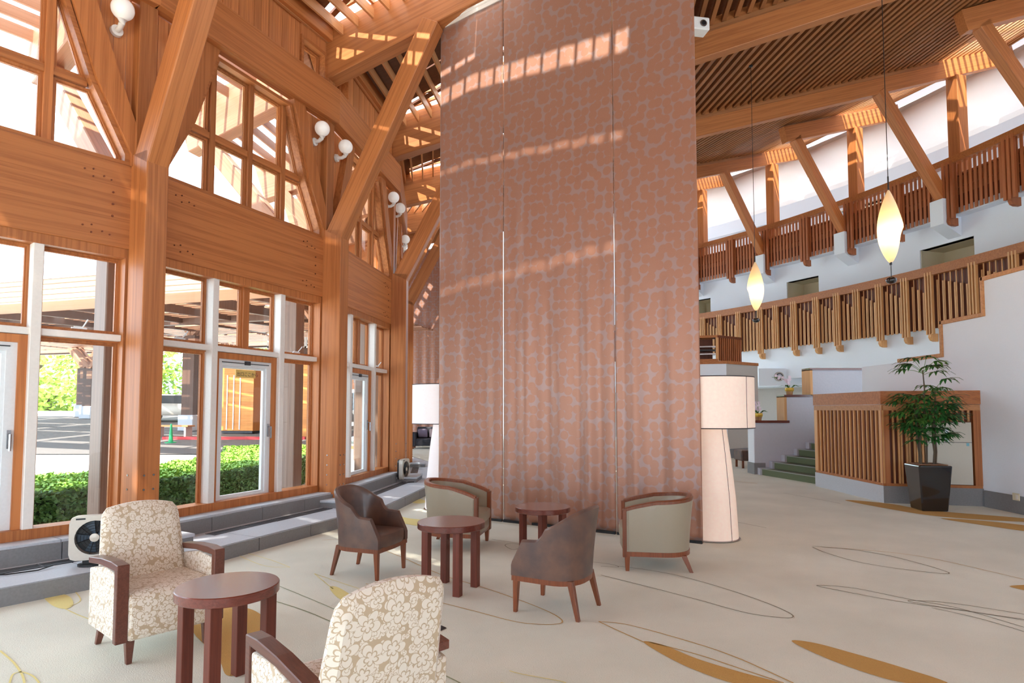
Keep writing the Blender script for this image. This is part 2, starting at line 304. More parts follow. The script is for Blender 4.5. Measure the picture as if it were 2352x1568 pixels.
motif([(2352,1422),(2200,1400),(2060,1380),(1940,1358),(1876,1344),(1960,1350),(2090,1376),(2200,1396),(2352,1440)],.010,CDL)
motif([(2352,1424),(2230,1404),(2140,1390),(2086,1379),(2180,1384),(2352,1410)],.009,CDL); motif([(2352,1450),(2250,1420),(2140,1395)],.009,CDL)
motif([(1866,1254),(1960,1262),(2060,1280),(2180,1315),(2100,1310),(1980,1292),(1900,1270),(1866,1256)],.012,CDL); motif([(1880,1255),(2100,1275),(2352,1330)],.010,CG)
motif([(2318,1346),(2400,1344),(2400,1362)],0,CG,'carpet_leaf',True,True)
motif([(1940,1148),(2040,1156),(2140,1172),(2352,1190),(2352,1198),(2160,1186),(2040,1168)],0,CG,'carpet_leaf',True,True)
motif([(2160,1190),(2260,1196),(2380,1210),(2380,1222),(2260,1206)],0,CG,'carpet_leaf',True,True)
motif([(1800,1132),(1900,1150),(1930,1156)],.01,CDL); motif([(1640,1100),(1700,1106),(1740,1110)],.02,CG)
motif([(1680,1180),(1640,1190),(1700,1200),(1760,1212)],.01,CDL)
motif([(840,1340),(980,1375),(1090,1403),(1200,1430),(1290,1430),(1250,1400),(1120,1352),(1010,1318),(900,1270),(800,1240),(740,1240)],.009,CG)
motif([(560,1268),(620,1285),(660,1300),(660,1302),(600,1297),(520,1262)],.008,CY2)
motif([(560,1190+170),(700,1402),(850,1470),(1010,1545),(1060,1570)],.009,CS); motif([(640,1345),(760,1395),(900,1460)],.008,CS)
motif([(722,1317),(790,1340),(880,1370),(960,1400)],.008,CY2); motif([(722,1317),(745,1336),(765,1352)],.008,CY2)
motif([(757,1350),(772,1347),(800,1362),(830,1385),(800,1382),(775,1372)],0,CY2,'carpet_leaf',True,True)
motif([(100,1368),(130,1362),(160,1370),(168,1388),(150,1398),(120,1390)],0,CY2,'carpet_leaf',True,True)
motif([(150,1398),(190,1416),(230,1426),(290,1424)],.009,CY2); motif([(160,1392),(185,1378),(170,1355)],.008,CY2); motif([(0,1494),(30,1520),(50,1548),(56,1568)],.012,CY2); motif([(22,1568),(30,1548),(50,1543),(75,1552),(90,1568)],.01,CY2)
motif([(560,1395),(600,1412),(606,1440),(600,1470),(590,1500),(600,1530),(560,1545),(520,1550),(500,1510),(440,1440),(500,1400)],0,CG,'carpet_leaf',True,True)
motif([(913,1185),(940,1190),(985,1196),(1000,1210),(950,1206),(918,1198)],0,CY2,'carpet_leaf',True,True)
motif([(940,1143),(965,1146),(980,1152),(960,1156),(935,1150)],0,CY2,'carpet_leaf',True,True)
motif([(1130,1238),(1200,1250),(1180,1262),(1160,1252),(1180,1248),(1230,1260),(1330,1285),(1400,1295),(1420,1302),(1380,1300)],.008,CDL)
motif([(1170,1540),(1200,1548),(1300,1568),(1200,1572),(1150,1568)],.008,CY2)
# ================================================================ platform of stone along the windows, plinth blocks
plat=empty('floor',(-2,8,0),label='low grey stone platform running under the windows',kind='structure')
for i in range(1,7):
    a0,a1=A[i],A[i+1]
    def seg(R,t,z): 
        p,q=pol(R,a0,z),pol(R,a1,z); return p+(q-p)*t
    for k in range(4):
        g=.0015; t0,t1=k/4+g,(k+1)/4-g
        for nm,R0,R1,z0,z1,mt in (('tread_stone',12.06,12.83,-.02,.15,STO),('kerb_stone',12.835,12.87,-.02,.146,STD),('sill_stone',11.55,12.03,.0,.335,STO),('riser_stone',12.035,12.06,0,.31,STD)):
            dz=random.uniform(-.0015,.0015)
            vs=[seg(R0,t0,z0),seg(R1,t0,z0),seg(R1,t1,z0),seg(R0,t1,z0),seg(R0,t0,z1+dz),seg(R1,t0,z1+dz),seg(R1,t1,z1+dz),seg(R0,t1,z1+dz)]
            mk(nm,vs,BF,mt,plat,world=True)
    def strip(nm,R0,R1,t0,t1,z0,z1,mt):
        vs=[seg(R0,t0,z0),seg(R1,t0,z0),seg(R1,t1,z0),seg(R0,t1,z0),seg(R0,t0,z1),seg(R1,t0,z1),seg(R1,t1,z1),seg(R0,t1,z1)]; return mk(nm,vs,BF,mt,plat,world=True)
    strip('floor_grille',12.15,12.31,.2,.84,.14,.1545,GRL)
    for k in range(4): strip('grille_bar',12.16+.045*k,12.165+.045*k,.2,.84,.1545,.158,STL)
    for k in range(5): strip('grille_joint',12.15,12.31,.2+.16*k-.001,.2+.16*k+.001,.154,.159,STD)
for i,w in ((1,'nearest the camera at the left edge'),(2,'under the post behind the cream armchair'),(3,'under the post behind the brown tub chair'),(4,'beside the far box fan'),(5,'farthest along the platform'),(6,'beyond the farthest one')):
    t=empty('plinth_block',pol(12.2,A[i],.14),rad(A[i]),'grey stone plinth block '+w,'plinth')
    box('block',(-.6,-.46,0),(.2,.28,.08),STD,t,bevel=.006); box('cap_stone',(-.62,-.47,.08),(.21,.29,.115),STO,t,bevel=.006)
# ================================================================ posts, beams and braces of the window side
names=['off the left edge','just outside the left edge','nearest, behind the cream armchair','second, behind the brown leather tub chair','third, behind the far box fan','fourth, seen past the third post','fifth, beyond the curtain edge','sixth, farthest']
rel=['outermost behind the camera','behind the camera','over the nearest post','over the second post at the curtain','passing right behind the curtain top','longest visible one, ending over the upper gallery','the farther long beam right of the curtain','far end beam']
for i in range(0,8):
    a=A[i]; ap=a-.3
    if i>=1:
        p=empty('timber_post',pol(11.95,ap,0),rad(ap),'square larch post on the window side, '+names[i],'post')
        box('shaft',(-.16,-.12,.14),(.16,.12,4.42),WZ,p,bevel=.008)
        mb=MB()
        for z in (.45,.6,.75,.9):
            for y in(-.05,.05): mb.tube([(.158,y,z),(.168,y,z)],.011,8)
        for z in (.45,.6,.75,.9):
            mb.tube([(-.02,-.118,z),(-.02,-.126,z)],.011,8)
        mb.ob('bolt_heads',STL,p)['kind']='stuff'
        u=box('upper_post',(-.32,-.1,4.3),(-.12,.1,hb(11.8)),WZ,p,bevel=.008)
        box('outer_post',(-.88,-.11,-.1),(-.62,.11,4.4),WEX,p,bevel=.01)
    e_=beam('eave_beam',pol(9.1,a,hb(9.1)),pol(11.6,a,hb(11.6)),.26,.80,WEXX,below=True); tag(e_,'weathered eave beam outside the windows, '+names[i],'beam'); b_=beam('roof_beam',pol(11.62,a,hb(11.62)),pol(33.4,a,hb(33.4)),.28,.82,WX,below=True); tag(b_,'long sloping larch roof beam '+rel[i],'beam')
    if i>=1:
        c=beam('brace',pol(11.97,ap,4.33),pol(13.58,ap,hb(13.58)+.06),.24,.29,WX); tag(c,'diagonal larch brace rising from the post top, '+names[i],'brace')
        c=beam('brace',pol(11.2,ap,4.2),pol(9.4,ap,hb(9.4)+.1),.2,.26,WEXX); tag(c,'weathered outside brace under the eaves beyond the glass, '+names[i],'brace')
# ================================================================ window bays
Ln=2*11.78*sin(rad(15.1/2)); H=Ln/2
def polyframe(mb,pts,w,y0,y1):
    """frame of width w inside closed polygon pts (x,z)"""
    n=len(pts); P=[V((x,z)) for x,z in pts]; area=sum(P[i].x*P[(i+1)%n].y-P[(i+1)%n].x*P[i].y for i in range(n)); sg=1 if area>0 else -1; I=[]
    for i in range(n):
        d0=(P[i]-P[i-1]).normalized(); d1=(P[(i+1)%n]-P[i]).normalized(); n0=V((-d0.y,d0.x))*sg; n1=V((-d1.y,d1.x))*sg; k=(n0+n1); k=k/ max(k.length_squared,.2)*2; I.append(P[i]+k*w)
    vs=[];
    for y in (y0,y1):
        vs+=[(p.x,y,p.y) for p in P]+[(p.x,y,p.y) for p in I]
    fs=[]
    for i in range(n):
        j=(i+1)%n; fs+=[(i,j,n+j,n+i),(2*n+i,3*n+i,3*n+j,2*n+j),(i,2*n+i,2*n+j,j),(n+i,n+j,3*n+j,3*n+i)]
    mb.add(vs,fs); return [(p.x,p.y) for p in I]
def sash(root,pts,y,mt=WZ,w=.024,glass=True,name='sash'):
    mb=MB(); I=polyframe(mb,pts,w,y-.03,y+.02); J=polyframe(mb,I,.013,y-.012,y+.02); o=mb.ob(name,mt,root)
    if glass:
        g=MB().prism(J,y+.002,y+.010).ob('pane',GLS,root)
    return o
def window(i,root):
    D=.15                                                   # set back from the face of the wall
    # ---- big spandrel beam between the two window rows
    # ---- lower window frame
    mb=MB(); polyframe(mb,[(.10,.335),(Ln-.10,.335),(Ln-.10,3.36),(.10,3.36)],.10,-.02,D+.06); mb.ob('window_frame',WZ,root)
    mb=MB(); mb.box((.2,.1,2.33),(Ln-.2,D+.03,2.42)); mb.ob('transom',WX,root)
    for s in(-.578,.578):
        box('mullion',(H+s-.045,D-.16,.335),(H+s+.045,D+.03,3.27),WHT,root,bevel=.006)
    box('transom_bar',(.2,D-.13,2.345),(Ln-.2,D-.05,2.415),WHT,root,bevel=.006)
    box('top_mullion',(H-.05,D-.06,2.42),(H+.05,D+.03,3.27),WZ,root)
    for x0,x1 in ((.2,H-.623),(H-.533,H-.05),(H+.05,H+.533),(H+.623,Ln-.2)):
        sash(root,[(x0,2.42),(x1,2.42),(x1,3.26),(x0,3.26)],D,name='sash')
    for x0,x1 in ((.2,H-.623),(H+.623,Ln-.2)):
        sash(root,[(x0,.36),(x1,.36),(x1,2.33),(x0,2.33)],D)
        mb=MB().tube([((x0+x1)/2-.06,D-.05,2.47),((x0+x1)/2+.02,D-.06,2.47),((x0+x1)/2+.05,D-.11,2.55)],.008,6); mb.box(((x0+x1)/2-.08,D-.06,2.45),((x0+x1)/2+.06,D-.04,2.465)); mb.ob('window_stay',WHM,root)
    # ---- wooden jambs each side of the door
    mb=MB(); mb.box((H-.533,D-.1,.36),(H-.46,D+.03,2.34)); mb.box((H+.46,D-.1,.36),(H+.533,D+.03,2.34)); mb.box((H-.46,D-.1,2.26),(H+.46,D+.03,2.34)); mb.ob('door_jamb',WZ,root)
    # ---- upper window: splayed opening above the spandrel beam
    po=[(H-1.36,4.29),(H+1.36,4.29),(H+1.36,4.43),(H+1.0,5.15),(H+.66,6.14),(H-.66,6.14),(H-1.0,5.15),(H-1.36,4.43)]
    mb=MB(); po2=polyframe(mb,po,.05,-.01,D+.04)
    mb.ob('upper_window_frame',WX,root)
    mb=MB()
    for s in(-.62,0,.62): mb.box((H+s-.038,D-.07,4.34),(H+s+.038,D+.03,6.09))
    mb.ob('upper_mullions',WZ,root); box('upper_transom',(H-.96,D-.06,5.07),(H+.96,D+.03,5.15),WX,root)
    def hw(z): return 1.31-(z-4.43)*(.36/.72) if z<5.15 else .95-(z-5.15)*(.34/.99)
    for s in(-1,1):
        sash(root,[(H+s*.038,5.15),(H+s*.582,5.15),(H+s*.582,6.09),(H+s*.038,6.09)],D); sash(root,[(H+s*.038,4.34),(H+s*.582,4.34),(H+s*.582,5.07),(H+s*.038,5.07)],D)
        sash(root,[(H+s*.665,4.34),(H+s*1.31,4.34),(H+s*1.31,4.43),(H+s*hw(5.06),5.06),(H+s*.665,5.06)],D)
        sash(root,[(H+s*.665,5.16),(H+s*hw(5.16),5.16),(H+s*.665,5.98)],D,w=.02)
        # diagonal timber and infill boards beside the splayed opening
        q=[(H+s*1.36,4.29),(H+s*1.36,4.43),(H+s*1.0,5.15),(H+s*.66,6.2),(H+s*.90,6.2),(H+s*1.26,5.15),(H+s*1.46,4.6),(H+s*1.46,4.29)]
        MB().prism(q if s>0 else q[::-1],-.06,D).ob('splay_timber',wood_splay,root)
        zt=6.2
        for k in range(5):
            xa=.92+k*.13; xb=xa+.125
            if xb>1.5: xb=1.5
            z0=max(4.5,6.2-(xa-.88)*2.9); z1=max(4.5,6.2-(xb-.88)*2.9)
            pts=[(H+s*xa,z0),(H+s*xb,z1),(H+s*xb,zt),(H+s*xa,zt)]
            MB().prism(pts,.05,.08).ob('infill_board',WB,root)
    # ---- cladding boards over the top band, with a small square window beside each post
    ztop=7.75; k=0; x=.72
    while x<Ln-.74:
        box('cladding_board',(x,.03+.004*(k%2),6.75),(x+.128,.06,ztop),WB,root,bevel=.004); x+=.132; k+=1
    for x0,x1 in ((.12,.70),(Ln-.70,Ln-.12)):
        mb=MB(); polyframe(mb,[(x0,6.78),(x1,6.78),(x1,7.32),(x0,7.32)],.05,-.01,D+.04); mb.ob('small_window_frame',WX,root)
        sash(root,[(x0+.05,6.83),(x1-.05,6.83),(x1-.05,7.27),(x0+.05,7.27)],D)
        box('header_board',(x0,0,7.32),(x1,.05,ztop),WB,root)
wood_splay=WZ
win=None; winlab=['','beside the nearest post at the left edge','between the first and second posts','between the second and third posts','past the third post','past the fourth post','farthest along the wall']
def spandrel(i):
    p,q=pol(11.78,A[i]),pol(11.78,A[i+1]); d=(q-p); ang=math.atan2(d.y,d.x); return p,ang
for i in range(1,7):
    p,ang=spandrel(i)
    root=empty('window_%d'%i,p,ang,'two-storey timber window bay '+winlab[i],kind='structure')
    if win is None: window(i,root); win=root
    else:
        for ch in win.children: clone(ch,root)
    # wide spandrel beam, part of the wall: a thing of its own
    o=box('spandrel_beam',(.12,-.04,3.36),(Ln-.12,.16,4.29),WX,bevel=.006,loc=p,rz=ang); tag(o,'wide larch spandrel beam between the window rows, bay '+winlab[i],'beam')
    mb=MB()
    for cx,cz in ((.45,4.1),(.45,3.5),(Ln-.5,4.1),(Ln-.5,3.5)):
        for dx,dz in((-.12,.03),(-.04,.05),(-.04,-.03),(.06,.0),(.13,-.02)): mb.tube([(cx+dx,-.05,cz+dz),(cx+dx,-.035,cz+dz)],.009,6)
    for z in(3.95,3.82,3.69): mb.tube([(Ln-.35,-.05,z),(Ln-.35,-.035,z)],.012,6)
    mb.ob('dowel_plugs',WDK,o)['kind']='stuff'
    o=box('tie_beam',(-.03,-.16,6.2),(Ln+.03,.04,6.77),WX,bevel=.012,loc=p,rz=ang); tag(o,'horizontal larch tie beam above the windows, bay '+winlab[i],'beam')
    o=box('wall_plate',(.1,-.12,7.5),(Ln-.1,.05,7.78),WX,bevel=.01,loc=p,rz=ang); tag(o,'larch wall plate under the ceiling slats, bay '+winlab[i],'beam')
    # door
    dr=empty('door_%d'%i,p,ang,'white framed glass door in the window bay '+winlab[i],kind='structure')
    D=.15; mb=MB(); I=polyframe(mb,[(H-.46,.37),(H+.46,.37),(H+.46,2.26),(H-.46,2.26)],.085,D-.07,D); polyframe(mb,I,.03,D-.04,D); mb.ob('door_frame',WHM,dr)
    MB().prism([(H-.345,.48),(H+.345,.48),(H+.345,2.15),(H-.345,2.15)],D-.03,D-.02).ob('pane',GLS,dr)
    h=MB(); h.box((H+.405,D-.085,1.22),(H+.435,D-.07,1.40)); h.tube([(H+.42,D-.08,1.36),(H+.42,D-.13,1.36),(H+.42,D-.13,1.2)],.011,8); h.ob('door_handle',STL,dr)
    h=MB(); h.tube([(H-.4,D-.085,2.22),(H+.4,D-.085,2.22)],.006,6); h.box((H-.02,D-.1,2.2),(H+.06,D-.07,2.25)); h.ob('top_rod',GRL,dr)
    h=MB(); h.tube([(H-.4,D-.085,.40),(H+.4,D-.085,.40)],.006,6); h.box((H-.02,D-.1,.385),(H+.05,D-.07,.43)); h.ob('bottom_rod',GRL,dr)
# sticker-like sign on the door glass of bay 2
p,ang=spandrel(2)
sg=empty('door_sign',p,ang,'small cream sign with dark lettering at the top of a glass door','sign')
box('sign_plate',(H-.14,.105,2.03),(H+.2,.112,2.135),YEL,sg)
cu=bpy.data.curves.new('lettering','FONT'); cu.body='出口ここから'; cu.size=.062; cu.extrude=.0006; cu.materials.append(INK); t0_=bpy.data.objects.new('lettering_curve',cu); COL.objects.link(t0_); dg=bpy.context.evaluated_depsgraph_get(); tm=bpy.data.meshes.new_from_object(t0_.evaluated_get(dg)); bpy.data.objects.remove(t0_); to=bpy.data.objects.new('lettering',tm); COL.objects.link(to); to['kind']='stuff'; to.parent=sg; to.location=(H-.125,.1035,2.055); to.rotation_euler=(pi/2,0,0)
# ---------------------------------------------------------------- globe wall lamps in pairs beside the upper posts
for i,s,w in ((1,1,'at the top left corner'),(2,0,'half hidden behind the nearest brace'),(2,1,'left of the second brace, upper of a pair'),(3,0,'right of the first of the pair by the second brace'),(3,1,'left one of the pair over the third post'),(4,0,'right one of the pair over the third post'),(4,1,'beyond the third post'),(5,0,'farthest, beyond the third post')):
    p,ang=spandrel(i); x=Ln-.35 if s else .30
    q=p+V((cos(ang),sin(ang),0))*x; g=empty('wall_lamp',(q.x,q.y,5.78),ang,'white opal globe wall lamp '+w,'wall lamp','globe lamps beside the window posts')
    MB().tube([(0,.04,0),(0,.0,0)],[.065,.06],16).ob('wall_plate',WHT,g,smooth=True)
    MB().tube([(0,0,0),(0,-.07,.0),(0,-.12,.03),(0,-.13,.07)],[.03,.028,.032,.05],12).ob('arm',WHT,g,smooth=True)
    MB().lathe([(max(.001,.115*sin(pi*k/14)),.115-.115*cos(pi*k/14)) for k in range(15)],24).ob('globe',GLB,g,smooth=2,loc=(0,-.13,.07))
# ================================================================ ceiling: boarding, slats, skylights
def ringpt(R,i,t,dz):
    p,q=pol(R,A[i]),pol(R,A[i+1]); r=p+(q-p)*t; r.z=hb(R)+dz; return r
slm=bpy.data.meshes.new('slat'); slm.from_pydata(bxv((0,-.5,-.5),(1,.5,.5)),[],BF); slm.materials.append(WXC)
slm2=slm.copy(); slm2.materials[0]=WXS; slm3=slm.copy(); slm3.materials[0]=WEXX
for i in range(0,8):
    cl=empty('ceiling',pol(20,(A[i]+A[i+1])/2,9),label='slatted larch ceiling bay over '+['the area behind the camera, outermost','the area behind the camera','the nearest window bay','the second window bay and curtain','the lounge right of the curtain','the gallery between the two long beams','the far gallery end','the farthest lobby end'][i],kind='structure')
    def deck(R0,R1,t0,t1,name='deck_panel',mt=WDX,dz=.80,th=.05):
        vs=[ringpt(R0,i,t0,dz),ringpt(R1,i,t0,dz),ringpt(R1,i,t1,dz),ringpt(R0,i,t1,dz)]; vs+=[v+V((0,0,th)) for v in vs]
        return mk(name,vs,BF,mt,cl,world=True)
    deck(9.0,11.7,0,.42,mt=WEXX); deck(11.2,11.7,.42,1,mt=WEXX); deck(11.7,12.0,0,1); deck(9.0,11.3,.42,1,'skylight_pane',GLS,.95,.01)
    # inner skylight: boarding with three clear slots added on a slant to throw sun patches, and a frosted field beside the beam
    def deckq(R0,R1,f0,f1,name='deck_panel',mt=WDX,dz=.80,th=.05):
        vs=[ringpt(R0,i,f0(R0),dz),ringpt(R1,i,f0(R1),dz),ringpt(R1,i,f1(R1),dz),ringpt(R0,i,f1(R0),dz)]; vs+=[v+V((0,0,th)) for v in vs]
        return mk(name,vs,BF,mt,cl,world=True)
    def fn(c,k,R_,w): return lambda R:max(0,c+k*(R-R_)+w)
    s3=[fn(.166,-.0416,14.17,w) for w in((-.006,.006) if i else (0,0))]; s2_=[fn(.444,-.08,14.44,w) for w in((-.006,.006) if i>1 else (0,0))]; s1_=[fn(.689,-.091,13.88,w) for w in((-.022,.022) if i>1 else (0,0))]; z_=lambda R:0; o_=lambda R:1; q_=lambda R:.975; m_=lambda R:min(.97,s1_[1](R)+.03)
    for R0,R1 in ((12.0,14.4),(14.4,16.9)):
        deckq(R0,R1,z_,s3[0]); deckq(R0,R1,s3[1],s2_[0]); deckq(R0,R1,s2_[1],s1_[0])
        for f in (s3,s2_,s1_): deckq(R0,R1,f[0],f[1],'skylight_pane',GLS,.9,.01)
        if R0<13: deckq(R0,R1,s1_[1],m_); deckq(R0,R1,m_,q_,'frosted_pane',FRO,.93,.01); deckq(R0,R1,q_,o_)
        else: deckq(R0,R1,s1_[1],o_)
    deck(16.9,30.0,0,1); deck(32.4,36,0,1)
    for h0,sk in ((0,.0),(.5,.0)):
        deck(30.0,32.4,h0,h0+.34,'frosted_pane',FRO,.95,.01); deck(30.0,32.4,h0+.34,h0+.5,'skylight_pane',GLS,.95,.01)
    for R in (12.6,13.3,14.0): beam('skylight_purlin',ringpt(R,i,.7,.88),ringpt(R,i,.97,.88),.05,.08,WXS,cl,bevel=0)
    for t in (.8,.9): beam('skylight_rafter',ringpt(12.0,i,t,.84),ringpt(14.4,i,t,.84),.05,.06,WXS,cl,bevel=0,below=True)
    for t in (.02,.34,.5,.84,.98):
        beam('skylight_rafter',ringpt(29.9,i,t,.8),ringpt(32.5,i,t,.8),.06,.12,WXS,cl,bevel=0,below=True)
    R=9.1; k=0
    while R<33.2:
        p,q=pol(R,A[i]),pol(R,A[i+1]); d=q-p; ln=d.length; o=bpy.data.objects.new('slat',slm3 if R<11.7 else (slm2 if (R<16.6 or R>29) else slm)); COL.objects.link(o)  # slats below the skylights take paler larch, sunlight put into the colour
        thin=R<16.6
        o.location=(p.x,p.y,hb(R)+.67); o.rotation_euler=(0,0,math.atan2(d.y,d.x)); o.scale=(ln,.035 if thin else .085,.16 if thin else .11); wpar(o,cl)
        R+=.27; k+=1
        # ledger strips fixed to the flanks of the beams
    for ai,sg_ in ((A[i],1),(A[i+1],-1)):
        off=sg_*math.degrees(.17/24); 
        p0=pol(16.6,ai,hb(16.6)+.56); q0=pol(29.8,ai,hb(29.8)+.56); n_=V((-sin(rad(ai)),cos(rad(ai)),0))*sg_*.16
        beam('ledger',p0+n_,q0+n_,.05,.09,WXC,cl,bevel=0)
# ================================================================ right side: short beams, columns, braces, gallery
shorts=[((A[i]+A[i+1])/2,i) for i in (3,4,5,6)]
sn={3:'at the top right corner',4:'in the middle over the gallery',5:'next to the curtain edge',6:'far end hidden'}
for a,i in shorts:
    b_=beam('roof_beam',pol(26.9,a,hb(26.9)),pol(33.4,a,hb(33.4)),.30,.6,WX,below=True); tag(b_,'short larch roof beam with square cut end '+sn[i],'beam')
cols=[(a,'short') for a,_ in shorts]+[(A[3],'long'),(A[4],'long'),(A[5],'long'),(A[6],'long')]
cname={A[3]:'outside the right edge',shorts[0][0]:'just outside the right edge',A[4]:'beyond the right edge'}
# galleries carry columns at every half bay
colang=sorted([7.3,A[5],(A[5]+A[6])/2,A[6],(A[6]+A[7])/2,-.2])
clab={7.3:'rightmost at the picture edge',A[5]:'second from the right, lit by the skylight',(A[5]+A[6])/2:'in the middle of the gallery',A[6]:'under the left skylight patch',(A[6]+A[7])/2:'next to the curtain edge',-.2:'outside the right edge'}
for a in colang:
    c=box('gallery_column',(-.21,-.21,8.3),(.21,.21,hb(30.6)+.02),WZ,bevel=.015,loc=pol(30.75,a),rz=rad(a)); tag(c,'square larch gallery column '+clab[a],'column')
    c=beam('gallery_brace',pol(29.95,a,8.80),pol(27.4,a,hb(27.4)+.12),.30,.36,WX); tag(c,'slanted larch brace, '+clab[a],'brace')
    c=empty('corbel',pol(30,a,7.7),rad(a),'white plastered corbel under the slanted brace '+clab[a],'corbel')
    MB().prism([(-.33,.12),(-.33,.98),(.5,.98),(.5,-.28)],-.24,.24).ob('corbel_block',PLW,c)
# walls ----------------------------------------------------------
def arcwall(name,R,a0,a1,z0,z1,holes,mt,label,th=.3):
    root=empty(name,pol(R,(a0+a1)/2,z0),label=label,kind='structure')
    cuts=sorted(set([a0,a1]+[h[0] for h in holes]+[h[1] for h in holes])); mb=MB()
    for c0,c1 in zip(cuts,cuts[1:]):
        n=max(1,int((c1-c0)/2)); zz=[(z0,z1)]
        for h in holes:
            if c0>=h[0]-1e-6 and c1<=h[1]+1e-6: zz=[(z0,h[2]),(h[3],z1)]
        for za,zb in zz:
            if zb-za<.02: continue
            for k in range(n):
                b0=c0+(c1-c0)*k/n; b1=c0+(c1-c0)*(k+1)/n
                vs=[pol(R,b0,za),pol(R+th,b0,za),pol(R+th,b1,za),pol(R,b1,za),pol(R,b0,zb),pol(R+th,b0,zb),pol(R+th,b1,zb),pol(R,b1,zb)]; mb.add(vs,BF)
    mb.ob('plaster',mt,root,world=True); return root
niches=[(13.6,17.3,4.6,7.35),(25.6,28.6,4.6,7.35),(36.6,38.6,4.6,7.3)]
wr=arcwall('wall_right',30.45,-6,60,2.6,8.35,niches,PLW,'curved white plaster wall behind the lower gallery')
for a0,a1,z0,z1 in niches:
    arc('niche_lining',31.6,31.7,a0-.2,a1+.2,z0,z1+.2,PLC,wr,2); 
    for a in(a0,a1): beam('niche_side',pol(30.5,a,z0),pol(31.65,a,z0),.04,z1-z0,PLC,wr,bevel=0,below=True)
    arc('niche_head',30.5,31.65,a0-.1,a1+.1,z1,z1+.05,PLC,wr,2)
for n_,(a0,a1,nm) in enumerate(((13.9,15.3,'right'),(25.8,26.9,'middle'),(36.8,38.0,'left'))):
    dd=empty('door_%d'%(8+n_),pol(31.5,(a0+a1)/2,4.6),label='wooden door in a plaster niche of the lower gallery, '+nm,kind='structure')
    arc('door_leaf',31.5,31.56,a0,a1,4.6,6.75,WB,dd,1); mb=MB()
    arc('door_frame',31.42,31.5,a0-.25,a0,4.6,6.85,PLC,dd,1); arc('door_frame',31.42,31.5,a1,a1+.25,4.6,6.85,PLC,dd,1); arc('door_frame',31.42,31.5,a0-.25,a1+.25,6.75,6.9,PLC,dd,1)
w2=arcwall('wall_back',33.6,-12,60,8.0,14.6,[(22.5,27.5,8.3,10.9),(34.5,36.5,8.3,10.4)],PLW,'curved white wall behind the upper gallery')
arc('niche_lining',34.4,34.5,22,28,8.2,11.1,PLC,w2,2); arc('niche_head',33.6,34.45,22.4,27.6,10.9,10.95,PLC,w2,2); arc('niche_lining',34.4,34.5,34,37,8.2,10.6,PLC,w2,2)
# sloping plaster bulkhead above the upper gallery
mb=MB(); vs=[];fs=[]; an=[ -12+72*k/36 for k in range(37)]
for a in an: vs+=[pol(33.55,a,11.35),pol(32.75,a,11.75),pol(32.75,a,11.95),pol(33.4,a,14.3),pol(33.55,a,14.3)]
for k in range(36):
    for j in range(5): fs.append((k*5+j,k*5+(j+1)%5,(k+1)*5+(j+1)%5,(k+1)*5+j))
o=mk('trim_1',vs,fs,PLW); tag(o,'sloping white plaster bulkhead above the upper gallery',kind='structure')
# slabs
o=arc('floor',30.05,34.5,-10,60,8.1,8.32,PLW,None,36); tag(o,'floor slab of the upper gallery',kind='structure')
o=arc('floor',29.1,31.7,-6,60,4.38,4.6,PLW,None,36); tag(o,'floor slab of the lower gallery',kind='structure')
o=arc('wall_front',29.12,29.4,-6,60,2.92,4.5,PLW,None,36); tag(o,'curved white fascia wall under the lower gallery',kind='structure')
bw=tag(empty('wall_back',pol(23,-60.6,4)),'added unseen timber wall behind the camera blocking sky light from the ceiling',kind='structure')  # unseen wall added to cut the sky light from behind
for R0,R1 in ((12,19),(19,26),(26,34.4)):
    vs=[pol(R0,-60.6,3.6),pol(R1,-60.6,3.6),pol(R1,-61,3.6),pol(R0,-61,3.6),pol(R0,-60.6,hb(R0)+.85),pol(R1,-60.6,hb(R1)+.85),pol(R1,-61,hb(R1)+.85),pol(R0,-61,hb(R0)+.85)]; mk('wall_panel',vs,BF,WB,bw,world=True)
w3=arc('wall_front',34.4,34.7,-60.6,-12,4.2,14.8,PLW,None,24); tag(w3,'added unseen curved wall behind the camera blocking sky light on the gallery side',kind='structure')  # added out of view to close this side against sky light
# ---------------------------------------------------------------- railings
def slatmesh(name,w,d,h,mt):
    me=bpy.data.meshes.new(name); me.from_pydata(bxv((-d/2,-w/2,0),(d/2,w/2,h)),[],BF); me.materials.append(mt); return me
def inst(name,me,loc,rz,root,sc=None):
    o=bpy.data.objects.new(name,me); COL.objects.link(o); o.location=loc; o.rotation_euler=(0,0,rz)
    if sc: o.scale=sc
    wpar(o,root); return o
up=empty('gallery_railing',pol(30,20,8.1))
tag(up,'upper gallery railing of reddish vertical slats with bracket posts, interrupted by white corbels','railing')
arc('handrail',29.80,30.1,3,46,9.80,10.02,WX,up,30); arc('top_rail',29.98,30.06,3,46,9.36,9.43,WZR,up,30); arc('middle_rail',29.98,30.06,3,46,8.95,9.0,WZR,up,30)
arc('bottom_board',30.08,30.14,3,46,8.12,8.75,WDK,up,30); arc('rear_board',30.07,30.12,3,46,8.75,9.38,WZR,up,30)
s1=slatmesh('slat',.09,.03,1.75,WZR); bp_=slatmesh('bracket_post',.09,.1,1.95,WZR)
st=math.degrees(.165/29.9); a=4.
upb=[10.3,14.2,18,21.9,25.9,29.8,33.5,37.4,6.4,41.3]
def nearc(a,w=.62): return any(abs(a-c)<w for c in colang)
while a<44:
    if not nearc(a,.55): inst('slat',s1,pol(29.93,a,8.1),rad(a),up)
    a+=st
bend=bpy.data.meshes.new('bracket'); mb=MB().prism([(-.1,0),(-.12,-.12),(-.06,-.22),(.06,-.26),(.25,-.26),(.25,0)],-.055,.055); bend.from_pydata(mb.v,[],mb.f); bend.materials.append(WZR)
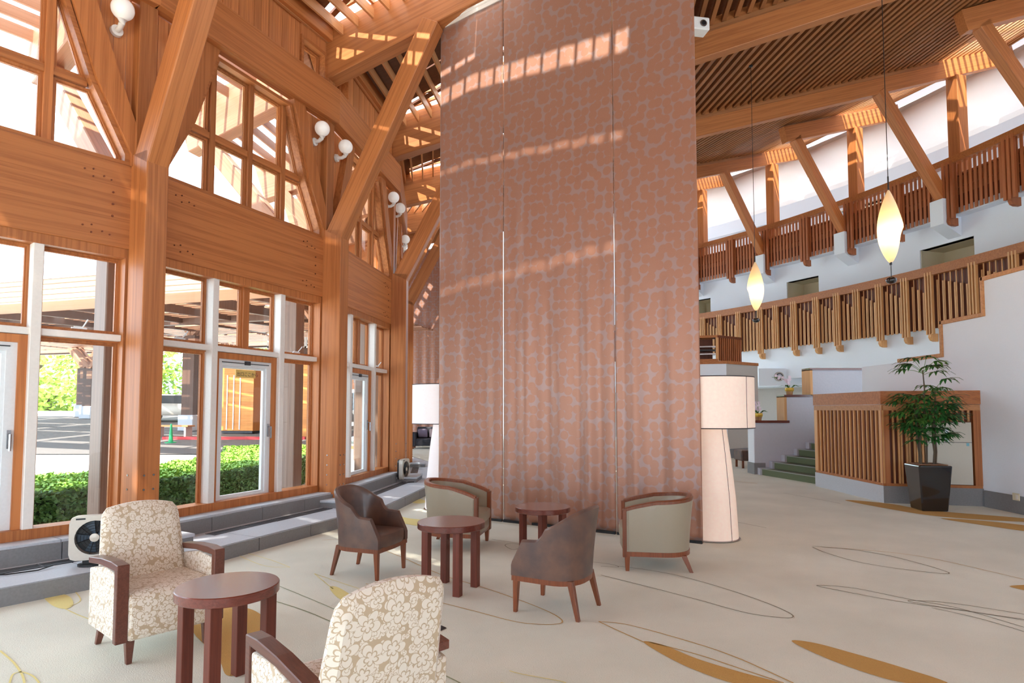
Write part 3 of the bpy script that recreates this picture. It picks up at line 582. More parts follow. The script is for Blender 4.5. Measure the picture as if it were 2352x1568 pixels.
for a in upb:
    for d in (-.28,0,.28): inst('bracket_post',bp_,pol(29.84,a+d,7.95),rad(a),up)
    inst('bracket',bend,pol(29.9,a,8.0),rad(a),up)
lo=tag(empty('gallery_railing',pol(29,20,4.3)),'lower gallery railing of pale vertical slats with bracket posts','railing')
arc('handrail',28.84,29.08,2,50,5.99,6.28,WX,lo,36); arc('backing_board',29.02,29.07,2,50,4.26,6.08,WDK,lo,36)
s2=slatmesh('slat',.028,.02,1.84,WZL); s3=slatmesh('slat',.052,.02,1.0,WZL); bp2=slatmesh('bracket_post',.05,.1,1.0,WZL)
lob=[8.7,11.2,14.2,16.0,18.0,19.9,21.6,23.5,25.6,27.4,29.0,31.3,33.4,35.3,37.4,39.5,6.2]; lob.sort()
low=[14.2,16.0,18.0,21.6,23.5,25.6,29.0,8.7]
st=math.degrees(.2/29)
ends=sorted(lob)
for j in range(len(ends)-1):
    c0,c1=ends[j],ends[j+1]; a=c0+.32; n_=max(2,round((c1-c0-.5)/st))
    for k in range(n_):
        aa=c0+.33+(c1-c0-.6)*(k+.3)/n_
        inst('slat',s2,pol(28.97,aa,4.22),rad(aa),lo)
        hh=1.72-.42*(1-k/n_) if True else 1
        inst('slat',s3,pol(28.965,aa+.105,4.22),rad(aa),lo,(1,1,hh*.97))
bend2=bpy.data.meshes.new('bracket'); bend2.from_pydata(mb.v,[],mb.f); bend2.materials.append(WZL)
for a in ends:
    lw_=a in low
    for d in (-.2,0,.2): inst('bracket_post',bp2,pol(28.88,a+d,4.05 if lw_ else 4.22),rad(a),lo,(1,1,2.05 if lw_ else 1.86))
    if lw_: inst('bracket',bend2,pol(28.95,a,4.08),rad(a),lo)
# ---------------------------------------------------------------- walls below the galleries
def wbox(name,a,b,mt,lab,kind='structure'):
    o=box(name,a,b,mt); return tag(o,lab,kind=kind)
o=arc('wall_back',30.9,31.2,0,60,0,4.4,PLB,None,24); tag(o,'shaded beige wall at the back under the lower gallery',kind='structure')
o=arc('trim_2',29.7,30.9,17,34,2.62,2.95,PLW,None,10); tag(o,'white dropped soffit box under the lower gallery',kind='structure')
mb=MB()
vt=tag(empty('air_vent',fl(1790,1000,0)),'round grey ceiling vent in the white bulkhead above the orchids','vent')
# bulkhead carrying the vent, in front of the dark recess
bl=MB(); pA=V((10.2,25.2,0)); pB=V((12.4,24.0,0))
o=mk('trim_3',bxv((10.5,25.9,2.62),(13.0,26.1,3.35)),BF,PLW); tag(o,'white bulkhead panel with the round vent',kind='structure')
MB().tube([(11.35,25.89,3.0),(11.35,25.84,3.0)],.2,24).ob('vent_ring',PLB,vt,world=True); MB().tube([(11.35,25.85,3.0),(11.35,25.82,3.0)],.15,24).ob('vent_grille',GRL,vt,world=True); MB().tube([(11.35,25.83,3.0),(11.35,25.8,3.0)],.1,24).ob('vent_cone',PLG,vt,world=True)
# left partition behind the lamp
P1=[(4.6,20.9),(7.12,20.2),(8.6,21.3)]
def vwall(name,p,q,z0,z1,th,mt,root=None,**k):
    p=V((p[0],p[1],0)); q=V((q[0],q[1],0)); d=(q-p).normalized(); n=V((-d.y,d.x,0))*th
    vs=[p+V((0,0,z0)),q+V((0,0,z0)),q+n+V((0,0,z0)),p+n+V((0,0,z0)),p+V((0,0,z1)),q+V((0,0,z1)),q+n+V((0,0,z1)),p+n+V((0,0,z1))]
    return mk(name,vs,BF,mt,root,world=root is not None,**k)
pt=empty('wall_left',(7,20.5,0),label='white partition corner behind the lit floor lamp',kind='structure')
vwall('plaster',P1[0],P1[1],0,3.12,.2,PLW,pt); vwall('plaster',P1[1],P1[2],0,3.12,.2,PLB,pt); vwall('cap_rail',(4.6,20.87),(7.13,20.16),3.12,3.22,.26,WX,pt); vwall('cap_rail',(7.13,20.16),(8.62,21.26),3.12,3.22,.26,WX,pt)  # right face of the white partition: shade put into its beige colour
vwall('skirting',(4.6,20.86),(7.12,20.16),0,.3,.04,STD,pt); vwall('skirting',(7.12,20.16),(8.6,21.26),0,.3,.04,STD,pt)
sc=tag(empty('slatted_cabinet',(7,20.6,3.22)),'open slatted wooden cabinet standing on the white partition by the curtain edge','cabinet')
vwall('corner_post',(6.85,20.4),(6.93,20.38),3.22,4.05,.1,WZL,sc); vwall('top_board',(4.8,20.95),(6.9,20.36),4.02,4.1,.5,WX,sc); vwall('top_board',(6.9,20.36),(8.0,21.1),4.02,4.1,.3,WDK,sc); vwall('base_board',(4.8,20.95),(6.9,20.36),3.22,3.3,.5,WX,sc)
for k in range(12):
    t=k/12; vwall('slat',(6.93+1.05*t,20.4+.7*t),(6.97+1.05*t,20.43+.7*t),3.25,4.02,.03,WZR,sc)
vwall('back_panel',(6.93,20.46),(8.0,21.17),3.25,4.02,.02,WDK,sc); vwall('back_panel',(4.8,21.5),(6.9,20.9),3.25,4.02,.02,WDK,sc)
for k,z in enumerate((3.45,3.58,3.7)): vwall('shelf',(4.85,21.0),(6.85,20.43),z,z+.045,.3,STL if k!=1 else BLK,sc)
# stair side wall with stepped wooden caps
sw=empty('wall_left',(7,15.3,0),label='grey stepped plaster wall beside the green carpeted stairs',kind='structure')
y0=15.22; y1=15.6
MB().prism([(6.03,0),(9.9,0),(9.9,2.58),(7.5,2.58),(7.5,1.91),(6.84,1.91),(6.84,1.27),(6.03,1.27)],y0,y1).ob('plaster',PLG,sw,world=True)
MB().box((6.015,y0-.005,.27),(6.03,y1,1.27)).ob('end_face',PLW,sw,world=True)  # lit end of the grey wall, brightness put into the white colour
MB().box((6.0,y0-.03,0),(6.28,y1+.03,.28)).ob('base_stone',STD,sw,world=True)
for a,b in (((6.0,y0-.03,1.27),(6.9,y1+.03,1.33)),((6.78,y0-.03,1.91),(7.55,y1+.03,1.97)),((7.44,y0-.03,2.58),(9.95,y1+.03,2.64))): box('cap_rail',a,b,MAH,sw,world=True)
for a,b in (((6.78,y0-.03,1.33),(6.84,y1+.03,1.93)),((7.44,y0-.03,1.95),(7.5,y1+.03,2.6))): box('cap_post',a,b,WZL,sw,world=True)
stp=tag(empty('staircase',(6.2,14,0)),'staircase with green carpeted treads rising to the right beside the slatted kiosk','stairs')
for k in range(9):
    x=6.08+k*.305; z=.157*(k+1); yy=12.2
    vs=[(x+.05,y0-.18,z-.157),(x+.54,12.95,z-.157),(x+1.4,12.95,z-.157),(x+.9,y0-.18,z-.157)]; vs+=[(a,b,z-.012) for a,b,_ in vs]; mk('step',vs,BF,GRN,stp,world=True)
    vs=[(x+.03,y0-.18,z-.014),(x+.52,12.95,z-.014),(x+.57,12.95,z-.014),(x+.08,y0-.18,z-.014)]; vs+=[(a,b,z) for a,b,_ in vs]; mk('nosing',vs,BF,NOS,stp,world=True)
    box('stringer_stone',(x,y0-.18,z-.157),(x+.32,y0,z+.01),PLG,stp,world=True)
# slatted kiosk
kq=[V((6.37,12.9,0)),V((6.39,10.57,0)),V((7.84,10.18,0))]
kk=tag(empty('slatted_kiosk',(6.6,10.8,0)),'tall slatted wooden kiosk with stone base behind the potted palm','kiosk')
cen=V((7.4,11.8,0))
for a,b in ((kq[0],kq[1]),(kq[1],kq[2])):
    d=(b-a).normalized(); ln=(b-a).length; n=V((-d.y,d.x,0)); 
    def kb(name,s0,s1,z0,z1,o0,o1,mt):
        vs=[]
        for z in(z0,z1): vs+=[a+d*s0+n*o0+V((0,0,z)),a+d*s1+n*o0+V((0,0,z)),a+d*s1+n*o1+V((0,0,z)),a+d*s0+n*o1+V((0,0,z))]
        return mk(name,vs,BF,mt,kk,world=True)
    front=a is kq[1]  # left face takes paler stone and posts, its light put into the colours
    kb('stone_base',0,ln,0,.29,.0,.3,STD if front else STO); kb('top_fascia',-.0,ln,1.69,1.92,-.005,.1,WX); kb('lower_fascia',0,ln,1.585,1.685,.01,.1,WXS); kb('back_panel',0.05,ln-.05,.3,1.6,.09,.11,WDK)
    kb('bottom_rail',0,ln,.29,.335,.015,.1,WX); kb('corner_post',ln-.13 if front else ln-.1,ln,.33,1.59,.01,.12,WZL if not front else WZ); kb('corner_post',0,.12,.33,1.59,.01,.12,WZ if front else WZL)
    if not front:
        for k in range(15): s=.2+k*(ln-.42)/14; kb('slat',s,s+.034,.33,1.59,.02,.05,WZL)
    else:
        for k in range(8):
            s=.17+k*.06+ (.02 if k%2 else 0); kb('slat',s,s+.03,.33,1.59,.02,.06,WZL)
        for k in range(8): s=.7+k*.085; kb('slat',s,s+.03,1.4,1.59,.02,.06,WZL)
        kb('door_panel',.66,ln-.16,.345,1.385,.015,.05,CABP); kb('panel_joint',.66,ln-.16,1.045,1.052,.012,.05,GRL)
        kb('panel_pull',.95,1.0,1.06,1.28,.0,.02,STL); kb('panel_tag',ln-.24,ln-.2,.99,1.04,.008,.02,plain('tag_blue',(130,190,205),.5))
vs=[kq[0],kq[1],kq[2],V((7.84,12.9,0))]; mk('top_board',[v+V((0,0,1.86)) for v in vs]+[v+V((0,0,1.9)) for v in vs],BF,WX,kk,world=True)
# stepped stair parapet wall on the right
rw=empty('wall_right',(7.9,10,0),label='white stepped stair parapet wall with wooden cap at the right edge',kind='structure')
X0,X1=7.82,8.1; Y=[-6,10.05,11.05,12.35,13.6]
prof=[(Y[0],0),(Y[4],0),(Y[4],2.55),(Y[2],2.55),(Y[2],3.14),(Y[1],3.14),(Y[1],3.73),(Y[0],3.73)]
mk('plaster',[(X0,y,z) for y,z in prof]+[(X1,y,z) for y,z in prof],[tuple(range(8)),tuple(range(15,7,-1))]+[(i,(i+1)%8,8+(i+1)%8,8+i) for i in range(8)],PLW,rw,world=True)
for a,b in (((X0-.03,11.05,2.55),(X1+.03,12.3,2.62)),((X0-.03,10.05,3.14),(X1+.03,11.05,3.21)),((X0-.03,-6,3.73),(X1+.03,10.05,3.80)),((X0-.03,11.0,2.55),(X1+.03,11.07,3.21)),((X0-.03,10.0,3.14),(X1+.03,10.07,3.80))): box('cap_rail',a,b,WXS,rw,world=True,bevel=.008)
bs=box('baseboard_right',(X0-.03,-6,0),(X0,10.15,.27),STD); tag(bs,'grey stone skirting of the white wall at the right edge',kind='structure')
of=tag(empty('wall_outlet',(X0-.02,9.55,.27)),'small beige wall outlet on the white wall right of the palm','outlet'); p_=fl(2318,1140)
box('plate',(X0-.045,9.43,.20),(X0-.03,9.56,.31),PLC,of,world=True,bevel=.004); box('socket',(X0-.05,9.45,.22),(X0-.044,9.49,.29),WHT,of,world=True)
ou=tag(empty('wall_outlet',pol(12.09,-37.9,.22),rad(-37.9)),'double wall outlet in the stone riser left of the box fan','outlet')
box('plate',(0,-.035,-.06),(.012,.035,.06),PLC,ou,bevel=.003); box('plug',(.012,-.015,.005),(.03,.01,.025),BLK,ou); box('plug',(.012,-.015,-.035),(.03,.01,-.015),BLK,ou)
cd=MB(); q0=pol(12.12,-37.9,.22); q1=pol(12.3,-36.6,.16); cd.tube([q0,q0+V((.06,.04,-.05)),V((q1.x,q1.y,.16)),pol(12.35,-35.6,.16),pol(12.3,-35,.17)],.006,6); o=cd.ob('power_cord',BLK,smooth=True); tag(o,'black power cord from the outlet to the near box fan','cord')
cd=MB(); cd.tube([pol(12.15,-1.9,.16),pol(12.3,-1.5,.16),pol(12.25,-2.6,.16),pol(12.4,-2.2,.16),pol(12.3,-.9,.16),pol(12.35,.1,.17)],.01,6); o=cd.ob('power_cord',BLK,smooth=True); tag(o,'coiled black power cord beside the far box fan','cord')
# ================================================================ curtains
def curtain(name,p,q,z0,z1,u0,mt,label,group,nx=60,nz=70,fold=.035,ph=0.):
    p=V(p); q=V(q); d=q-p; ln=d.length; d.normalize(); n=V((d.y,-d.x,0)); root=tag(empty(name,(p.x,p.y,z0)),label,'curtain',group); root['group']=group
    vs=[];
    for j in range(nz+1):
        t=j/nz; w_=0; z=z0+(z1-z0)*t; amp=fold*(1-t)**1.7+.0015
        for i in range(nx+1):
            s=i/nx; w=s*ln; edge=min(1,min(s,1-s)*9)
            dd=amp*edge*(sin(w*14+ph+.9*sin(w*5))+.3*sin(w*27+ph*2+t*2))
            if s<.02 or s>.98: dd-=.012*(1-t)
            vs.append(p+d*w+n*dd+V((0,0,z-p.z+(.09*(p.x+d.x*w+1.1)*t if z1<7.7 else 0))))
    fs=[(j*(nx+1)+i,j*(nx+1)+i+1,(j+1)*(nx+1)+i+1,(j+1)*(nx+1)+i) for j in range(nz) for i in range(nx)]
    me=bpy.data.meshes.new('cloth'); me.from_pydata([tuple(v) for v in vs],[],fs); me.materials.append(mt); uv=me.uv_layers.new(name='UVMap')
    for po in me.polygons:
        po.use_smooth=True
        for li in po.loop_indices:
            vi=me.loops[li].vertex_index; uv.data[li].uv=(u0+(vi%(nx+1))/nx*ln,z0+(z1-z0)*(vi//(nx+1))/nz)
    o=bpy.data.objects.new('cloth',me); COL.objects.link(o); wpar(o,root)
    sm=o.modifiers.new('thickness','SOLIDIFY'); sm.thickness=.004
    for nm,za,zb,m2 in (('hem_weight',z0-.004,z0+.03,BLK),('track_pocket',z1-.03,z1+.03,WHT)):
        vv=[]
        k0,k1=((.09*(p.x+1.1),.09*(q.x+1.1)) if nm=='track_pocket' and z1<7.7 else (0,0))
        for z in (za,zb): vv+=[p+d*.005-n*.012+V((0,0,z-p.z+k0)),p+d*(ln-.005)-n*.012+V((0,0,z-p.z+k1)),p+d*(ln-.005)+n*.014+V((0,0,z-p.z+k1)),p+d*.005+n*.014+V((0,0,z-p.z+k0))]
        mk(nm,vv,BF,m2,root,world=True)
    return root
def cl_(X): return V((X,8.56-.6*X,0))      # floor line under the curtain
ca=[-1.115,-.128,1.315,2.235]
for k,(lab) in enumerate(('left panel of the tall copper spotted curtain','widest middle panel of the tall copper spotted curtain','right panel of the tall copper spotted curtain behind the taupe armchair')):
    curtain('hanging_curtain',cl_(ca[k]+.004),cl_(ca[k+1]-.004),.035,7.56,k*3.1,CUR,lab,'tall copper curtain panels',nx=50+20*(k==1),fold=(.012,.030,.028)[k],ph=k*1.7)
c_=tag(empty('curtain_track',(0,8.5,7.64)),'pale ceiling track carrying the tall copper curtain','curtain track'); beam('rail',cl_(-1.2)+V((0,0,7.61)),cl_(2.3)+V((0,0,7.93)),.05,.05,WHT,c_)
curtain('hanging_curtain',V((-6.2,27.3,0)),V((-1.0,26.9,0)),.06,8.8,0,CUR,'far spotted curtain hanging beyond the third window post','far curtain',nx=50,fold=.03)
# ================================================================ floor lamps
def floor_lamp(loc,lab,pm):
    t=tag(empty('floor_lamp',loc),lab,'floor lamp')
    MB().lathe([(.0,.0),(.34,.0),(.345,.012),(.33,.02),(0,.02)],48).ob('base_plate',STL,t,smooth=True)
    MB().lathe([(.325,.02),(.30,.5),(.25,1.0),(.2,1.38),(.19,1.40)],48).ob('body',pm,t,smooth=True)
    MB().lathe([(.54,1.375),(.54,2.0),(.535,2.0),(.535,1.375)],64).ob('lamp_shade',pm,t,smooth=True)
    MB().lathe([(.0,1.985),(.535,1.985),(.535,1.98),(0,1.98)],48).ob('diffuser',pm,t)
    MB().lathe([(.2,1.40),(.535,1.40),(.535,1.395),(.2,1.395)],48).ob('lower_diffuser',pm,t)
    mb=MB()
    for z in (1.375,2.0): mb.lathe([(.542,z-.006),(.546,z),(.542,z+.006),(.536,z)],64)
    mb.ob('wire_ring',GRL,t)
    mb=MB(); a=-.15-pi/2+ .75; mb.tube([(.543*cos(a),.543*sin(a),1.38),(.543*cos(a),.543*sin(a),2.0)],.003,5); a=a-.1; mb.tube([(.328*cos(a),.328*sin(a),.02),(.303*cos(a),.303*sin(a),.5),(.253*cos(a),.253*sin(a),1.0),(.203*cos(a),.203*sin(a),1.38)],.003,5); mb.ob('seam',GRL,t)
    return t
floor_lamp((2.50,7.74,0),'oversized cream paper floor lamp glowing warm, right of the curtain',PAP)
floor_lamp((-1.08,9.95,0),'oversized white paper floor lamp, left of the curtain by the windows',PAW)
for x,y,c in ((2.5,7.74,(1,.72,.45)),):
    l=bpy.data.lights.new('lamp_bulb','POINT'); l.energy=25; l.color=c; l.shadow_soft_size=.12; o=bpy.data.objects.new('lamp_bulb',l); COL.objects.link(o); o.location=(x,y,2.12)
# ================================================================ tables
def round_table(x,y,R,h,rz,lab,leg=.065,ring=.225,th=.055):
    t=tag(empty('side_table',(x,y,0),rz),lab,'table','round mahogany tables')
    MB().lathe([(0,h-th),(R-.004,h-th),(R,h-th+.004),(R,h-.005),(R-.004,h),(0,h)],64).ob('tabletop',MAH,t,smooth=True)
    for a in (45,135,225,315):
        cx,cy=ring*cos(rad(a)),ring*sin(rad(a)); s=leg/2
        box('leg',(cx-s,cy-s,0),(cx+s,cy+s,h-th),MAHZ,t,bevel=.003)
    return t
round_table(-1.63,3.56,.277,.6,rad(52),'largest-looking round mahogany table beside the cream damask armchairs')
round_table(-.545,5.54,.302,.6,rad(-25),'round mahogany table between the two brown and taupe chairs on the left')
round_table(.35,7.03,.315,.50,rad(-50),'lower round mahogany table directly in front of the copper curtain')
# ================================================================ tub chairs
def tub(root,w,d0,yft,yfb,zb,hback,harm,th,mt,name='shell',flare=.05,bump=1.,ns=40,nz=10,zbend=.40,inner=True,tuck=.0):
    """U shaped shell; front is +Y.  returns function giving rim points"""
    def plan(s,z):                                         # s 0..1 round the U from left front to right front
        zz=(z-zb); yf=yfb if z<zbend else yfb+(yft-yfb)*min(1,(z-zbend)/(harm-zbend+1e-6)); sl=.30
        if s<sl: k=s/sl; return V((-w,yf+(-.02-yf)*k,z)),V((-1,0,0))
        if s>1-sl: k=(1-s)/sl; return V((w,yf+(-.02-yf)*k,z)),V((1,0,0))
        a=pi*(s-sl)/(1-2*sl); c=cos(a); sn=sin(a); e=.82
        x=-w*math.copysign(abs(c)**e,c); y=-.02-d0*abs(sn)**e
        return V((x,y,z)),V((-c*1.,-sn,0)).normalized()
    def top(s):
        c=1-abs(s-.5)*2; k=max(0,min(1,(c-.34)/.62)); k=(k*k*(3-2*k)*.9+.1*c) if bump<1.1 else (max(0,c-.02)**.8)
        return harm+(hback-harm)*k**1.
    rows=[]
    for i in range(ns+1):
        s=i/ns; zt=top(s); prof=[]
        bk=max(0,sin(pi*min(1,max(0,(s-.25)/.5))))
        for j in range(nz+1):
            z=zb+(zt-zb)*j/nz; p,n=plan(s,z); fl_=flare*bk*((z-zb)/(hback-zb))**1.5; prof.append(p+n*fl_)
        ptop,n=plan(s,zt); fl_=flare*bk*((zt-zb)/(hback-zb))**1.5
        prof.append(ptop+n*(fl_-th*.25)+V((0,0,th*.32))); prof.append(ptop+n*(fl_-th*.75)+V((0,0,th*.32)))
        for j in range(nz,-1,-1):
            z=zb+(zt-zb)*j/nz; p,n=plan(s,z); fl_=flare*bk*((z-zb)/(hback-zb))**1.5; prof.append(p+n*(fl_-th))
        rows.append(prof)
    m_=len(rows[0]); vs=[p for r in rows for p in r]; fs=[(i*m_+j,(i+1)*m_+j,(i+1)*m_+(j+1)%m_,i*m_+(j+1)%m_) for i in range(ns) for j in range(m_)]
    fs+=[tuple(range(m_)),tuple(ns*m_+k for k in range(m_))]
    mk(name,vs,fs,mt,root,smooth=True); return rows
def uprail(rows,idx,w,h,dz,n0=0):
    mb=MB(); vs=[]
    for r in rows:
        p=r[idx] ; vs.append(p)
    return vs
def sweep(path,prof,mt,name,root,closed=False,smooth=True):
    """sweep an (across,up) profile along a path lying mostly in plan"""
    P=[V(p) for p in path]; n=len(P); m_=len(prof); vs=[]
    for i,p in enumerate(P):
        d=P[(i+1)%n]-P[i-1] if closed else P[min(i+1,n-1)]-P[max(i-1,0)]; d.z=0; d.normalize(); o=V((d.y,-d.x,0))
        for a,b in prof: vs.append(p+o*a+V((0,0,b)))
    fs=[(i*m_+j,((i+1)%n)*m_+j,((i+1)%n)*m_+(j+1)%m_,i*m_+(j+1)%m_) for i in range(n if closed else n-1) for j in range(m_)]
    if not closed: fs+=[tuple(range(m_)),tuple((n-1)*m_+k for k in range(m_))]
    return mk(name,vs,fs,mt,root,smooth=smooth)
def cushion(name,pts,z0,z1,mt,root,r=.025,**k):
    n=len(pts); c=V((sum(p[0] for p in pts)/n,sum(p[1] for p in pts)/n)); vs=[];lay=[(1-.02,z0),(1.,z0+r),(1.,z1-r),(.985,z1-r*.3),(.94,z1),(.6,z1+.012),(.2,z1+.016)]
    for s,z in lay: vs+=[(c.x+(p[0]-c.x)*s,c.y+(p[1]-c.y)*s,z) for p in pts]
    fs=[(l*n+i,l*n+(i+1)%n,(l+1)*n+(i+1)%n,(l+1)*n+i) for l in range(len(lay)-1) for i in range(n)]+[tuple(range(n)),tuple((len(lay)-1)*n+i for i in range(n))]
    return mk(name,vs,fs,mt,root,smooth=True,**k)
def leg4(root,fw,fy,bw,by,h,mt,wt=.045,wb=.028,splay=.06,fs=.0):
    for s in(-1,1):
        for x,y,dx,dy in ((s*fw,fy,0,fs),(s*bw,by,s*.02,-splay)):
            mb=MB(); mb.frus((x+dx-wb/2,y+dy-wb/2),(x+dx+wb/2,y+dy+wb/2),0,(x-wt/2,y-wt/2),(x+wt/2,y+wt/2),h); mb.ob('leg',mt,root,bevel=.003)
def brown_chair(x,y,rz,lab):
    t=tag(empty('tub_chair',(x,y,0),rz-pi/2),lab,'chair','brown leather tub chairs')
    rows=tub(t,.275,.25,.19,.28,.29,.82,.555,.05,LEA,flare=.06,bump=1.0,zbend=.38)
    seat=[(-.222,.27),(-.222,-.05)]+[(-.222*cos(pi*k/10),-.05-.18*sin(pi*k/10)) for k in range(1,10)]+[(.222,-.05),(.222,.27)]+[(.15,.29),(0,.30),(-.15,.29)]
    cushion('seat_cushion',seat,.29,.415,LEA,t,.03)
    path=[(p[0].x,p[0].y,.25) for p in rows]; fr=[(.15,.285,.25),(0,.295,.25),(-.15,.285,.25)]
    sweep(path+fr,[(-.004,0),(-.004,.045),(-.05,.045),(-.05,0)] ,WAL,'seat_rail',t,closed=True)
    leg4(t,.245,.245,.20,-.20,.29,WAL,.048,.030,.07,.01)
    return t
brown_chair(-1.42,6.12,rad(-20),'brown leather tub chair nearest the windows, facing right')
brown_chair(.37,5.02,rad(151),'brown leather tub chair seen from behind, in the middle of the lounge')
def taupe_chair(x,y,rz,lab,hbk=.745):
    t=tag(empty('tub_armchair',(x,y,0),rz-pi/2),lab,'chair','taupe armchairs with wooden trim')
    rows=tub(t,.325,.33,.30,.30,.19,hbk,.585,.06,OLV,flare=.045,bump=1.3,zbend=.2)
    mid=[(r[12]+r[11])/2 for r in rows]
    rows_m=[V((p.x,p.y,p.z-.005)) for p in mid]
    sweep([p for p in rows_m],[(-.032,-.012),(-.032,.014),(-.02,.024),(.02,.024),(.032,.014),(.032,-.012)],WAL,'top_rail',t)
    for s in(-1,1):
        box('arm_post',(s*.295-.036,.285,.14),(s*.295+.036,.325,.605),WAL,t,bevel=.004)
    path=[(p[0].x,p[0].y,.15) for p in rows]
    sweep(path,[(.006,0),(.006,.045),(-.05,.045),(-.05,0)],WAL,'base_rail',t); box('front_rail',(-.29,.28,.15),(.29,.315,.2),WAL,t,bevel=.004)
    seat=[(-.262,.30),(-.262,-.05)]+[(-.262*cos(pi*k/10),-.05-.24*sin(pi*k/10)) for k in range(1,10)]+[(.262,-.05),(.262,.30)]+[(.2,.345),(0,.36),(-.2,.345)]
    cushion('seat_base',[(a*.98,b*.96) for a,b in seat],.19,.30,OLV,t,.02); cushion('seat_cushion',seat,.30,.42,OLV,t,.035)
    # piping along outer panels and buttons inside the back
    for s in(-1,1):
        MB().tube([(s*.328,.272,.21),(s*.328,.272,.585)],.005,6).ob('piping',OLV,t)
    mb=MB()
    for k in range(-3,4):
        a=-pi/2+k*.42; px,py=.262*cos(a)*1.02,-.05+.262*sin(a)
        mb.lathe([(0.001,.0),(.012,.004),(.012,.01),(.001,.012)],8,(px,py)); 
        mb.v[-32:]=[(vx,vy,vz+.56) for vx,vy,vz in mb.v[-32:]]
    mb.ob('buttons',OLV,t)
    leg4(t,.29,.28,.24,-.27,.16,WAL,.055,.036,.07)
    return t
taupe_chair(-.64,7.32,rad(-12),'taupe tub armchair with wooden trim left of the curtain front')
taupe_chair(1.47,6.40,rad(171),'taupe tub armchair with wooden trim on the right by the glowing lamp',.70)
# ---------------------------------------------------------------- cream damask armchairs
def damask_chair(x,y,rz,lab):
    t=tag(empty('armchair',(x,y,0),rz-pi/2),lab,'armchair','cream damask armchairs')
    # seat block, rounded at the front edge
    pr=[(-.22,.17),(.325,.15),(.35,.18),(.36,.36),(.345,.42),(.30,.45),(-.22,.44)]
    def block(name,pr,w0,w1,bev=.02,**k):
        n=len(pr); vs=[(w0,a,b) for a,b in pr]+[(w1,a,b) for a,b in pr]; return mk(name,vs,[tuple(range(n)),tuple(range(2*n-1,n-1,-1))]+[(i,(i+1)%n,n+(i+1)%n,n+i) for i in range(n)],DMK,t,bevel=bev,seg=3,smooth=True,uvbox=True,**k)
    block('seat',pr,-.26,.26)
    # backrest: tapered slab leaning back, domed top
    vs=[];nx,nz=14,14
    for side in (0,1):
        for j in range(nz+1):
            v=j/nz
            for i in range(nx+1):
                u=i/nx*2-1; hwid=(.285-.04*v)*(1-.13*max(0,(v-.86)/.14)**2.5); z=.36+(.545+.03*(1-u*u))*v+ .0; yb=-.20-.13*v; x_=u*hwid
                th=.055+.012*(1-u*u)-.018*v; ed=min(1,(1-abs(u))*7)**.5 * min(1,(1-v)*9+.0)**.5; ed=max(ed,.25) if v<1 else .25
                yy=yb+(th*ed if side else -th*ed)
                if side: yy+=.012*(1-u*u)
                vs.append((x_,yy,z))
    q=(nx+1)*(nz+1); fs=[]
    for j in range(nz):
        for i in range(nx):
            a=j*(nx+1)+i; fs+=[(a,a+1,a+nx+2,a+nx+1),(q+a,q+a+nx+1,q+a+nx+2,q+a+1)]
    bd=[i for i in range(nx+1)]+[j*(nx+1)+nx for j in range(1,nz+1)]+[nz*(nx+1)+i for i in range(nx-1,-1,-1)]+[j*(nx+1) for j in range(nz-1,0,-1)]
    for k in range(len(bd)): a,b=bd[k],bd[(k+1)%len(bd)]; fs.append((a,b,q+b,q+a))
    mk('backrest',vs,fs,DMK,t,smooth=True,uvbox=True)
    block('back_base',[(-.26,.17),(-.16,.17),(-.13,.42),(-.27,.42)],-.27,.27,.01)
    for s in(-1,1):
        a0,a1=(s*.262,s*.325)
        block('arm_panel',[(-.25,.15),(.27,.16),(.27,.57),(.05,.585),(-.25,.53)],min(a0,a1),max(a0,a1),.012)
        # wooden arm: level top dropping to the front post
        pr=[(-.26,.56),(-.26,.60),(.0,.630),(.20,.640),(.325,.632),(.325,.15),(.275,.15),(.273,.592),(.0,.588)]
        n=len(pr); b0,b1=sorted((s*.260,s*.330)); vs=[(b0,a,b) for a,b in pr]+[(b1,a,b) for a,b in pr]
        mk('arm_frame',vs,[tuple(range(n)),tuple(range(2*n-1,n-1,-1))]+[(i,(i+1)%n,n+(i+1)%n,n+i) for i in range(n)],WALD,t,bevel=.004)
    leg4(t,.235,.27,.24,-.21,.175,WALD,.055,.032,.05)
    return t
WALD=wood('dark_walnut',(112,66,52),(80,44,34),'Y',rough=.35,scale=3,coat=.3)
damask_chair(-2.47,4.29,rad(-41),'cream damask armchair with wooden arms facing right, by the near box fan')
damask_chair(-.69,2.68,rad(133),'cream damask armchair seen from behind at the bottom edge')
# small dark floor box lid
o=mk('floor_outlet',[fl(985,1438,.004),fl(1010,1434,.004),fl(1026,1441,.004),fl(1005,1452,.004)],[(0,1,2,3)],BLK); tag(o,'dark metal floor outlet lid in the carpet behind the front armchair','outlet')
